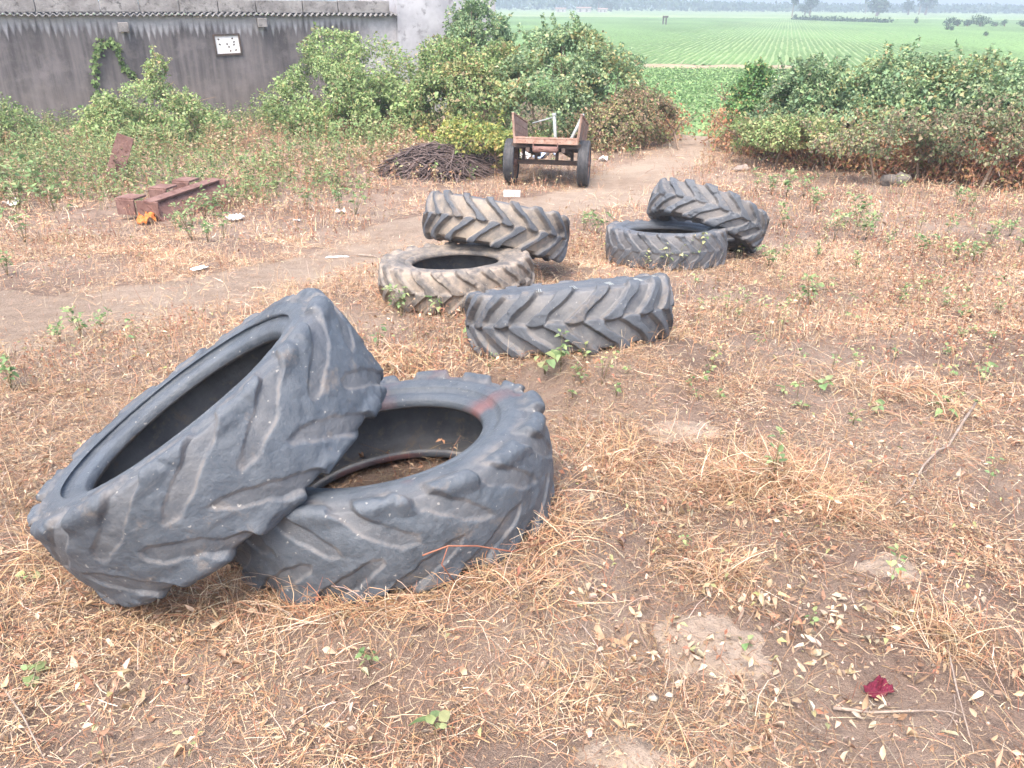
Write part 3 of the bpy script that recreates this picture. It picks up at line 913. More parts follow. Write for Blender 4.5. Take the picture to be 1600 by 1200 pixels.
# ------------------------------------------------------------------ near crop patch and ridged field
def crops():
    rg = np.random.default_rng(12)
    n = 105000
    y = 21 + (BY - 2.2 - 21) * rg.random(n) ** .8; x = rg.uniform(-.5, 1, n) * 0 + rg.uniform(-2, .42 * 46 + 5, n)
    keep = (y > ylip(x) + 1.2) & (x < .75 * y) & (rg.random(n) < .35 + .8 * smooth(.35, .6, fbm(x * .7, y * .7, 3)))
    x, y = x[keep], y[keep]; n = len(x)
    z = np.maximum(gz(x, y), FIELD_Z)
    P = np.stack([x, y, z + rg.random(n) * .18], 1)
    ph = rg.uniform(0, 6.283, n)
    D = np.stack([np.cos(ph), np.sin(ph), rg.normal(.4, .4, n)], 1)
    N = np.stack([rg.normal(0, .4, n), rg.normal(0, .4, n), np.ones(n)], 1)
    L = rg.uniform(.07, .19, n)
    V, F = leaf_quads(P, D, N, L, L * .7, .2)
    c = pick([(.185, .305, .12), (.22, .345, .14), (.27, .38, .165), (.145, .25, .095)], [3, 3, 1.5, 1.5], n, rg)
    o = mesh_np('crop', V, F, M['leaf'], None, np.repeat(c, 4, 0))
    tag(o, 'low leafy green crop filling the patch beyond the end of the track', 'crop', kind='stuff')
    # ridges of the far field: one long low strip per row, all one crop
    vp = np.array([(1232 - 800) / F_PX, 1.0]);
    ang = math.atan2(CM[0] @ np.array([vp[0], -(18 - 600) / F_PX, -1]), CM[1] @ np.array([vp[0], -(18 - 600) / F_PX, -1]))
    dx, dy = math.sin(ang), math.cos(ang)
    Vs, Fs, Cs = [], [], []; b = 0
    far = gpf(1200, 29)[1]
    sp = .52
    ks = np.arange(-150, 150)
    ts = np.concatenate([np.linspace(0, 60, 36), np.linspace(64, (far - BY) / dy, 28)])
    for k in ks:
        x0 = k * sp / dy + 8.0
        w = .17
        t = ts
        X = x0 + dx * t; Y = BY + 2.2 + dy * t
        hh = .05 + .05 * vnoise(t * .7, np.full_like(t, k * 1.3), 5)
        off = (vnoise(t * .4, np.full_like(t, k * 2.1), 9) - .5) * .2
        ww = w * (.8 + .5 * vnoise(t * .9, np.full_like(t, k * .7), 15))
        rows = np.stack([np.stack([X + (off + u * ww) * dy, Y - (off + u * ww) * dx, FIELD_Z + .01 + hh * q], 1) for u, q in ((-1, 0), (-.45, .8), (.0, 1), (.5, .75), (1, 0))], 1)
        ix = b + np.arange(len(t) * 5).reshape(len(t), 5)
        Fs.append(np.stack([ix[:-1, :-1], ix[:-1, 1:], ix[1:, 1:], ix[1:, :-1]], -1).reshape(-1, 4))
        Vs.append(rows.reshape(-1, 3)); b += len(t) * 5
        cc = np.array([.125, .205, .08]) * (.85 + .4 * vnoise(X * .12, Y * .06, 2))[:, None]
        Cs.append(np.repeat(cc, 5, 0))
    o = mesh_np('crop_rows', np.concatenate(Vs), np.concatenate(Fs), M['crop_row'], None, np.concatenate(Cs), True)
    tag(o, 'long parallel rows of young green crop running to the far edge of the plain', 'crop', kind='stuff')
crops()

# ------------------------------------------------------------------ bushes
def bush(name, lobes, n, leaf, label, cat, group, seed, pal=None, pw=None, sprigs=18, stems=6, sprig_len=(.15, .38), yellow=.12, ground=None):
    """lobes: (x, y, z, rx, ry, rz) ellipsoids; leaves fill the outer shell unevenly"""
    rg = np.random.default_rng(seed)
    lobes = np.array(lobes, float)
    A = lobes[:, 3] * lobes[:, 5]; A /= A.sum()
    n = int(n * 2.7); leaf = leaf * .64; sprigs = int(sprigs * 1.7)
    k = rg.choice(len(lobes), n, p=A)
    d = rg.normal(0, 1, (n, 3)); d /= np.linalg.norm(d, axis=1)[:, None]
    d[:, 2] = np.where(rg.random(n) < .3, np.abs(d[:, 2]), d[:, 2])
    lump = fbm(d[:, 0] * 2.3 + k * 5 + seed, d[:, 1] * 2.3 + d[:, 2] * 1.9, seed, 3)
    r = (.62 + .42 * rg.random(n) ** .55) * (.62 + .76 * lump)
    P = lobes[k, :3] + d * lobes[k, 3:] * r[:, None]
    # open a few gaps
    gap = fbm(P[:, 0] * 2.6, P[:, 2] * 2.6 + P[:, 1], seed + 3, 2)
    base = gz(P[:, 0], P[:, 1])
    keep = (gap > .36) & (P[:, 2] > base + .02)
    P, d, k, lump = P[keep], d[keep], k[keep], lump[keep]; n = len(P)
    extra_p, extra_d = [], []
    for q in range(sprigs):
        L = lobes[rg.choice(len(lobes), p=A)]
        dd = rg.normal(0, 1, 3); dd[2] = abs(dd[2]) + .5; dd[1] -= .3; dd /= np.linalg.norm(dd)
        p0 = L[:3] + dd * L[3:] * .82
        ln = rg.uniform(*sprig_len); dr = dd * .7 + np.array([rg.normal(0, .4), rg.normal(0, .3), .8]); dr /= np.linalg.norm(dr)
        for t in np.linspace(0, 1, int(ln / (leaf * .35)) + 3):
            for z in range(2):
                extra_p.append(p0 + dr * ln * t + np.array([0, 0, -.12 * ln * t * t]) + rg.normal(0, .012, 3))
                e = rg.normal(0, 1, 3); e[2] = e[2] * .4 + .3; extra_d.append(e)
    if extra_p:
        P = np.vstack([P, extra_p]); d = np.vstack([d, np.array(extra_d)]); lump = np.append(lump, np.full(len(extra_p), .7)); n = len(P)
    D = d * .8 + rg.normal(0, .7, (n, 3)); D[:, 2] -= .25
    N = d * .7 + rg.normal(0, .5, (n, 3)); N[:, 2] += .7
    L = rg.uniform(.5, 1.0, n) ** 1 * leaf * np.where(rg.random(n) < .12, 1.9, 1.15)
    V, F = leaf_quads(P, D, N, L, L * rg.uniform(.5, .85, n), .22)
    pal = pal or GREEN; pw = pw or [3, 3, 3, 1.2, .5, .3]
    c = pick(pal, pw, n, rg, .16)
    patch = fbm(P[:, 0] * 1.3 + 7, P[:, 2] * 1.6 + P[:, 1] * .9, seed + 9, 3)
    c = np.clip(c * (.78 + .62 * patch)[:, None] + .015, 0, .6)
    yl = (rg.random(n) < yellow * 1.3 * smooth(.5, .72, patch))
    c[yl] = pick([(.40, .37, .17), (.36, .27, .15), (.34, .36, .16)], [2, .7, 2], int(yl.sum()), rg)
    cx, cy_ = lobes[:, 0].mean(), lobes[:, 1].mean()
    zb = float(gz(cx, cy_))
    root = empty(name, (cx, cy_, zb))
    tag(root, label, cat, group)
    V = V - np.array([cx, cy_, zb])
    o = mesh_np('foliage', V, F, M['leaf'], root, np.repeat(c, 4, 0))
    for q in range(stems):
        L = lobes[q % len(lobes)]
        mb = MB()
        p0 = Vector((L[0] + rg.normal(0, .25) - cx, L[1] + rg.normal(0, .2) - cy_, 0))
        p0.z = float(gz(p0.x + cx, p0.y + cy_)) - zb - .05
        p1 = Vector((L[0] + rg.normal(0, L[3] * .5) - cx, L[1] + rg.normal(0, .3) - cy_, L[2] + L[5] * rg.uniform(.1, .7) - zb))
        m = (p0 + p1) / 2 + Vector((rg.normal(0, .12), rg.normal(0, .12), 0))
        mb.tube([p0, m, p1], [.03, .02, .008], 5)
        for s_ in range(3):
            a = m.lerp(p1, rg.uniform(0, .8))
            mb.tube([a, a + Vector((rg.normal(0, .3), rg.normal(0, .2), rg.uniform(.1, .4)))], [.012, .004], 4)
        mb.build('stem', M['bark'], root)
    return root

def lobe(px, py, y, rx, rz, ry=None):
    """an ellipsoid of foliage centred where that sight line meets distance y; rx, rz in metres"""
    p = at(px, py, y)
    return (p[0], p[1], p[2], rx, ry or rx * .8, rz)
_ticks = None
def px_m(y):       # metres per photo pixel at distance y, about level with the horizon
    return y / .9 / F_PX * 1.0

BGREEN = [(.17, .27, .145), (.21, .31, .16), (.255, .355, .18), (.135, .22, .12), (.30, .365, .18), (.31, .30, .18)]
LIME = [(.22, .31, .12), (.27, .36, .145), (.17, .265, .10), (.33, .375, .165), (.36, .34, .18), (.31, .24, .14)]
def bl(y, items):
    """items in photo pixels: cx, cy, half width, half height"""
    s = px_m(y)
    return [lobe(cx, cy + hh * .16, y + dy, hw * s * .93, hh * s * .86, hw * s * .78) for cx, cy, hw, hh, dy in items]

BUSH_G = 'bushes along the wall'
bush('bush', bl(17.5, [(10, 205, 52, 50, 0), (-45, 215, 60, 60, .3), (70, 228, 40, 22, .2)]), 3800, .10, 'pale green leafy bush at the foot of the wall, cut by the left picture edge', 'bush', BUSH_G, 101, LIME, [3, 3, 2, 1, .4, .3], 22)
bush('bush', bl(18.6, [(235, 178, 85, 55, 0), (185, 195, 55, 40, -.2), (295, 195, 55, 38, -.3), (240, 215, 90, 30, -.8), (248, 118, 18, 32, .2)]), 9500, .10,
     'rounded yellow green bush with one feathery shoot rising before the wall', 'bush', BUSH_G, 102, LIME, [3, 3, 2, 2, 1, .6], 30)
bush('bush', bl(21.0, [(545, 120, 85, 58, 0), (520, 150, 92, 55, -.4), (600, 165, 72, 45, -.5), (470, 165, 48, 40, -.3), (520, 70, 45, 26, .5), (560, 190, 100, 28, -1)]), 15500, .11,
     'broad bright green bush under the corner where dark wall turns pale', 'bush', BUSH_G, 103, LIME, [4, 3, 3, 1.2, .6, .3], 34)
bush('bush', bl(24.2, [(748, 55, 42, 45, 0), (720, 85, 40, 40, .2), (765, 95, 45, 55, 0), (742, 30, 24, 26, .2)]), 6500, .13,
     'tall blue green shrub standing against the end of the pale building', 'shrub', BUSH_G, 104, BGREEN, None, 24, 6, (.3, .8))
bush('bush', bl(19.8, [(700, 120, 55, 62, 0), (735, 145, 75, 55, -.4), (672, 160, 45, 40, -.2), (780, 120, 40, 50, 0)]), 8600, .12,
     'vine smothered bush flecked with yellow leaves, left part of the thicket behind the cart', 'bush', 'thicket behind the cart', 105, LIME, [3, 2, 4, 1.2, 1, 1], 22, yellow=.5)
bush('bush', bl(19.3, [(880, 97, 70, 55, 0), (850, 147, 75, 60, -.3), (930, 137, 62, 60, 0), (905, 67, 42, 26, .2), (960, 177, 50, 40, -.1)]), 10500, .12,
     'tallest vine covered green bush rising straight behind the cart', 'bush', 'thicket behind the cart', 106, BGREEN, [2, 3, 3, 1, 2, .5], 36, 6, (.25, .6), yellow=.35)
bush('bush', bl(18.3, [(1000, 175, 46, 36, 0), (955, 195, 55, 30, -.2), (1035, 188, 22, 28, .1)]), 3600, .09,
     'half dead brownish bush where the thicket ends beside the path', 'bush', 'thicket behind the cart', 107, [(.14, .19, .08), (.25, .22, .12), (.30, .20, .13), (.20, .14, .10), (.24, .28, .11), (.34, .24, .15)], [2, 2, 2, 2, 1, 1], 26)
bush('bush', bl(15.2, [(745, 215, 62, 22, 0), (700, 205, 40, 16, .6), (785, 235, 26, 20, -.2)]), 2200, .10,
     'low spread of yellow green creeper between the stick heap and the cart', 'creeper', None, 108, [(.2, .28, .08), (.28, .32, .09), (.36, .34, .10), (.14, .22, .07), (.42, .36, .12), (.3, .2, .1)], [2, 3, 2, 1.5, 1, .4], 12, 3)
bush('bush', bl(32, [(985, 97, 22, 10, 0), (972, 99, 12, 8, 0)]), 420, .16, 'small dark bush on the field edge past the thicket', 'bush', None, 109, BGREEN, None, 4, 2)
HG = 'hedge bushes right of the path'
bush('bush', bl(18.2, [(1175, 136, 34, 34, 0), (1192, 164, 46, 30, -.2)]), 3300, .11, 'leafy green bush at the hedge end nearest the path mouth', 'bush', HG, 111, [(.11, .23, .075), (.15, .27, .09), (.08, .17, .065), (.19, .28, .09), (.27, .28, .1), (.28, .2, .1)], [3, 3, 2, 1, .5, .3], 16)
bush('bush', bl(17.0, [(1268, 146, 62, 48, 0), (1295, 181, 66, 40, -.3), (1235, 191, 52, 34, -.3), (1290, 116, 30, 22, .2)]), 8200, .11, 'bushy green shrub second from the path mouth, ragged twigs along its top', 'bush', HG, 112, BGREEN, [3, 3, 3, 1.4, 1, .6], 36, 6, (.25, .55))
bush('bush', bl(16.2, [(1405, 130, 78, 45, 0), (1390, 178, 90, 45, -.3), (1450, 158, 62, 50, 0), (1340, 168, 45, 40, 0)]), 10500, .11, 'tallest blue green hedge shrub with one patch of yellow leaves', 'bush', HG, 113, BGREEN, [3, 3, 2.4, 1.5, 1, .5], 44, 6, (.25, .55), yellow=.25)
bush('bush', bl(15.4, [(1540, 132, 75, 42, 0), (1570, 179, 80, 50, -.3), (1500, 189, 55, 45, -.2), (1640, 164, 70, 55, 0)]), 9500, .11, 'dense green hedge shrub running out at the right picture edge', 'bush', HG, 114, BGREEN, [2.5, 3, 3, 1.2, 1, .6], 38, 6, (.25, .55), yellow=.25)
bush('bush', bl(15.6, [(1215, 205, 52, 22, 0), (1160, 205, 30, 20, .4), (1265, 205, 40, 22, -.2)]), 2600, .09, 'low yellow green vine mat spilling at the hedge foot by the path', 'creeper', None, 115, LIME, [2, 2, 2, 3, 1.5, 1], 12, 3)
bush('bush', bl(14.0, [(1395, 215, 60, 26, 0), (1535, 205, 70, 36, -.2), (1465, 228, 40, 18, .1), (1310, 218, 46, 18, .2)]), 3400, .09, 'tangle of browning creeper along the hedge foot on the right', 'creeper', None, 116, [(.16, .22, .11), (.26, .23, .14), (.30, .22, .15), (.20, .15, .11), (.24, .29, .14), (.34, .28, .19)], [3.4, 2, 1.6, 1.3, 2.4, .8], 30, 3, (.2, .5), yellow=.2)

def vine_tangle():
    """dead brown runners hanging at the hedge foot and at the end of the thicket"""
    rg = np.random.default_rng(14)
    P, = [[]],
    P = []
    for n, y0, y1, px0, px1, pyb in ((6500, 0, 0, 1120, 1640, 1), (1300, 0, 0, 940, 1050, 0)):
        for _ in range(n):
            px = rg.uniform(px0, px1)
            if pyb: py = np.interp(px, [1120, 1200, 1300, 1400, 1500, 1640], [232, 250, 262, 275, 285, 295]) - abs(rg.normal(0, 26)) + 4
            else: py = 222 - abs(rg.normal(0, 14))
            P.append((px, py))
    gp_cache = {}
    pts = []
    # coarse lookup of the ground, enough for loose runners
    for px, py in P:
        key = (int(px / 12), int(py / 5))
        if key not in gp_cache: gp_cache[key] = gp(px, py)
        q = gp_cache[key]; pts.append((q[0] + rg.normal(0, .12), q[1] + rg.normal(0, .12)))
    pts = np.array(pts); n = len(pts)
    z = gz(pts[:, 0], pts[:, 1])
    Q = np.stack([pts[:, 0], pts[:, 1], z + rg.random(n) ** 1.5 * .62], 1)
    V, F, nv = strands(Q, rg.uniform(0, 6.283, n), rg.uniform(.3, .9, n), rg.uniform(.2, 1.5, n), np.stack([rg.normal(-1.6, .7, n), rg.normal(0, 1, n)], 1), rg.uniform(.006, .016, n), rg, 4)
    c = pick([(.43, .27, .185), (.36, .215, .15), (.52, .39, .285), (.30, .21, .165), (.47, .41, .34)], [3, 2, 2, 1.5, .8], n, rg, .15)
    o = mesh_np('dry_vines', V, F, M['straw'], None, np.repeat(c, nv, 0))
    tag(o, 'dead brown runners matted at the foot of the hedge and thicket', 'vines', kind='stuff')
    V4 = V.reshape(n, nv, 3); Lv, Lf, Lc = [], [], []; b = 0
    for k in range(5):
        j = rg.integers(0, 5, n); q = V4[np.arange(n), 2 * j]
        D = rg.normal(0, 1, (n, 3)); D[:, 2] -= .4; N = rg.normal(0, .5, (n, 3)); N[:, 2] += 1
        L = rg.uniform(.05, .11, n)
        v, f = leaf_quads(q, D, N, L, L * .6, .3)
        cc = pick([(.42, .22, .12), (.50, .32, .18), (.34, .15, .09), (.24, .26, .10), (.36, .34, .12)], [3, 2, 2, 1.2, .8], n, rg)
        Lv.append(v); Lf.append(f + b); Lc.append(np.repeat(cc, 4, 0)); b += len(v)
    o2 = mesh_np('vine_leaves', np.concatenate(Lv), np.concatenate(Lf), M['dry_leaf'], o, np.concatenate(Lc)); o2['kind'] = 'stuff'
vine_tangle()
# ------------------------------------------------------------------ buildings
WA = np.array([-12.8, 20.5]); WANG = math.radians(25.1)
WU = np.array([math.cos(WANG), math.sin(WANG)]); WN = np.array([math.sin(WANG), -math.cos(WANG)])   # along, towards camera
def on_wall(px, py):
    d = ray(px, py)
    t = (WA @ WN) / (d[:2] @ WN)
    p = d[:2] * t
    return float((p - WA) @ WU), d[2] * t + CAM_H      # s, z

S_END = on_wall(620, 60)[0]; S_BLOCK = on_wall(771, 60)[0]
Z_EAVE = on_wall(300, 25)[1]
def mat_wall():
    m, nt, b = new_mat('stained_plaster'); g = NT(nt)
    co = g.coord(); sx = g.n('ShaderNodeSeparateXYZ'); g.l(co, sx.inputs[0])
    x, z = sx.outputs[0], sx.outputs[2]
    n1 = g.noise(g.mapping(co, (.5, .5, .35)), 1.0, 4, .6)
    n2 = g.noise(g.mapping(co, (6.0, 6, .5)), 1.0, 4, .6)
    n3 = g.noise(co, 5, 6, .7); n5 = g.noise(g.mapping(co, (2.6, 2.6, .16)), 1.0, 5, .65); n6 = g.noise(co, 1.4, 5, .65)
    # run-off below every trough of the sheet: toothed upper edge
    fr = g.math('FRACT', g.math('DIVIDE', g.math('ADD', x, g.math('MULTIPLY', n3, .05)), .30))
    tri = g.math('ABSOLUTE', g.math('SUBTRACT', fr, .5))
    fr2 = g.math('FRACT', g.math('DIVIDE', x, .15)); tri2 = g.math('ABSOLUTE', g.math('SUBTRACT', fr2, .5))
    h = g.math('ADD', z, g.math('MULTIPLY', tri, .14))
    h = g.math('ADD', h, g.math('MULTIPLY', g.math('MULTIPLY', tri2, g.math('MULTIPLY_ADD', g.noise(g.mapping(co, (2.3, 2.3, .05)), 1.0, 4, .7), 2.6, -.75)), .85))
    h = g.math('ADD', h, g.math('MULTIPLY', n1, .65))
    h = g.math('ADD', h, g.math('MULTIPLY', n2, .24))
    wet = g.ramp(g.math('MULTIPLY_ADD', h, -1.0, Z_EAVE + .80), [(.35, 0), (.58, 1)])
    # the far end is washed pale again
    endm = g.ramp(g.math('SUBTRACT', S_END, g.math('ADD', x, g.math('MULTIPLY', n1, 1.6))), [(.05, 0), (.62, 1)])
    wet = g.math('MULTIPLY', wet, endm)
    pale = g.mix(g.ramp(n3, [(.4, 0), (.65, 1)]), (.36, .355, .37), (.50, .49, .50))
    dark = g.mix(g.ramp(n2, [(.35, 0), (.7, 1)]), (.10, .092, .096), (.185, .170, .172))
    dark = g.mix(g.math('MULTIPLY', g.ramp(n5, [(.48, 0), (.62, 1)]), .6), dark, (.055, .051, .055))
    dark = g.mix(g.math('MULTIPLY', g.ramp(n6, [(.5, 0), (.7, 1)]), .7), dark, (.225, .205, .21))
    dark = g.mix(g.math('MULTIPLY', g.ramp(n3, [(.5, 0), (.75, 1)]), .5), dark, (.21, .19, .175))
    dark = g.mix(g.math('MULTIPLY', g.ramp(g.math('ADD', z, g.math('MULTIPLY', n1, .8)), [(.05, 1), (.55, 0)]), .25), dark, (.22, .19, .17))
    g.l(g.mix(wet, pale, dark), b.inputs['Base Color']); b.inputs['Roughness'].default_value = .95
    b.inputs['Specular IOR Level'].default_value = .15
    g.l(g.bump(g.math('ADD', n3, g.noise(co, 40, 4, .6)), .35, .02), b.inputs['Normal'])
    return m
M['wall'] = mat_wall()
M['pale_wall'] = mat_plain('pale_plaster', (.34, .34, .37), (.52, .52, .55), 1.3, .95, .35, .15, c3=(.26, .255, .27))
M['sheet'] = mat_plain('cement_sheet', (.13, .13, .135), (.24, .235, .235), 5, .9, .3)

shed = empty('long_shed', (WA[0], WA[1], 0), WANG)
tag(shed, 'long low shed whose plaster wall is streaked dark under a corrugated roof edge', 'shed')
mb = MB(); mb.box(((S_END - 9) / 2, .15, (Z_EAVE + .035 - 1.7) / 2), (S_END + 9, .30, Z_EAVE + .035 + 1.7)); mb.build('wall', M['wall'], shed)
def sheet_edge():
    n = int((S_END + 9) / .15 * 10); xs = np.linspace(-9, S_END - .02, n)
    V = []
    for yv, zb in ((-.20, 0.0), (.6, .10), (1.6, .26)):
        V.append(np.stack([xs, np.full(n, yv) + .012 * np.sin(xs * 9), Z_EAVE + .035 + zb + .030 * np.sin(xs / .15 * 2 * math.pi) + .012 * np.sin(xs * 3.1)], 1))
    top = np.stack(V, 1); bot = top - np.array([0, 0, .012])
    allv = np.concatenate([top, bot], 1).reshape(-1, 3)
    F = []
    ix = np.arange(n * 6).reshape(n, 6)
    for a, b_ in ((0, 1), (1, 2), (4, 3), (5, 4), (3, 0)):
        F.append(np.stack([ix[:-1, a], ix[1:, a], ix[1:, b_], ix[:-1, b_]], -1))
    return mesh_np('corrugated_roof_sheet', allv, np.concatenate(F).reshape(-1, 4), M['sheet'], shed, None, False)
sheet_edge()
x = -9.0; k = 0
mbp = MB()
while x < S_END - .2:
    L = min(random.uniform(.9, 1.5), S_END - .06 - x)
    mbp.box((x + L / 2, .06 + random.uniform(-.008, .008), Z_EAVE + .235 + random.uniform(-.012, .012)), (L - .018, .24, .30 + random.uniform(-.012, .012)), Matrix.Rotation(random.gauss(0, .006), 3, 'Y'))
    x += L
mbp.build('parapet', M['concrete'], shed, False, .012)
for px_, py_ in ((193, 42), (408, 35)):
    s_, z_ = on_wall(px_, py_)
    b_ = MB(); b_.box((s_, -.12, z_), (.24, .26, .22)); b_.build('beam_end', M['concrete'], shed, False, .01)
s0, z0 = on_wall(338, 85); s1, z1 = on_wall(373, 54)
win = MB()
fw = .045; sc, zc = (s0 + s1) / 2, (z0 + z1) / 2; ww, wh = s1 - s0, z1 - z0
tl = Matrix.Rotation(-.03, 3, 'Y')
for dx_, dz_, sx_, sz_ in ((-ww / 2, 0, fw, wh + fw), (ww / 2, 0, fw, wh + fw), (0, wh / 2, ww - fw, fw), (0, -wh / 2, ww - fw, fw)):
    p = tl @ Vector((dx_, 0, dz_)); win.box((sc + p.x, -.02, zc + p.z), (sx_, .07, sz_), tl)
wf = win.build('window', M['dark_iron'], shed)
pn = MB(); pn.box((sc, -.008, zc), (ww - fw * .9, .03, wh - fw * .9), tl)
pane = pn.build('pane', M['white'], wf)
for ux, uz in ((-.33, .28), (-.31, .02), (.22, .30), (.27, .12), (.25, -.02), (.04, -.12), (.08, -.33), (.30, -.30), (-.02, .02)):
    p = tl @ Vector((ux * ww, 0, uz * wh)); hl = MB(); hl.box((sc + p.x, -.024, zc + p.z), (.035, .006, .05), Matrix.Rotation(ux * 3, 3, 'Y')); hl.build('vent_hole', M['dark_iron'], wf)
# broken brick lying on the parapet
for px_ in (468, 478, 492, 506):
    s_, z_ = on_wall(px_, 1)
    q = MB(); q.box((0, 0, 0), (.20, .12, .09)); 
    o = q.build('brick', M['rust_pale'], None, False, .008)
    w_ = WA + WU * s_ - WN * .06
    o.location = (w_[0], w_[1], Z_EAVE + .235 + .205); o.rotation_euler = (0, 0, WANG + random.uniform(-.6, .6))
    tag(o, 'loose reddish brick left on top of the shed parapet', 'brick', 'loose bricks on the shed parapet')

block = empty('plastered_house', (WA[0], WA[1], 0), WANG)
tag(block, 'taller pale plastered building joined to the right end of the stained shed', 'building')
mb = MB(); mb.box(((S_END + S_BLOCK) / 2, 2.0 - .06, 1.0), (S_BLOCK - S_END, 4.2, 5.4)); mb.build('wall', M['pale_wall'], block)
mb = MB(); mb.box(((S_END + S_BLOCK) / 2, 2.0 - .06, 3.78), (S_BLOCK - S_END + .3, 4.5, .16)); mb.build('roof', M['concrete'], block)

# creeper climbing the stained wall
def wall_vine():
    rg = np.random.default_rng(31)
    pts = [(152, 150), (149, 120), (151, 95), (153, 75), (160, 66), (172, 64), (183, 72), (187, 85), (193, 100), (200, 112), (214, 120)]
    W = []
    for px_, py_ in pts:
        s_, z_ = on_wall(px_, py_); w_ = WA + WU * s_ + WN * .05; W.append((w_[0], w_[1], z_))
    W = np.array(W); root = empty('creeper', tuple(W[0]))
    tag(root, 'single looped creeper climbing the dark stained shed wall', 'creeper')
    mb = MB(); mb.tube([tuple(p - W[0]) for p in W], .008, 5); mb.build('stem', M['bark'], root)
    t = rg.random(330) ** 1.35 * 9.9; i = t.astype(int); f = (t - i)[:, None]
    P = W[i] * (1 - f) + W[np.minimum(i + 1, 10)] * f + np.stack([rg.normal(0, .055, 330) * np.where(t < 6, 1, .4), rg.normal(-.03, .02, 330), rg.normal(0, .05, 330)], 1) - W[0]
    D = rg.normal(0, 1, (330, 3)); D[:, 2] -= .6; N = np.tile(np.array([WN[0], WN[1], .3]), (330, 1)) + rg.normal(0, .4, (330, 3))
    L = rg.uniform(.07, .13, 330)
    V, F = leaf_quads(P, D, N, L, L * .8, .15)
    mesh_np('foliage', V, F, M['leaf'], root, np.repeat(pick([(.16, .25, .09), (.22, .30, .12), (.12, .19, .07)], [1, 1, 1], 330, rg), 4, 0))
wall_vine()

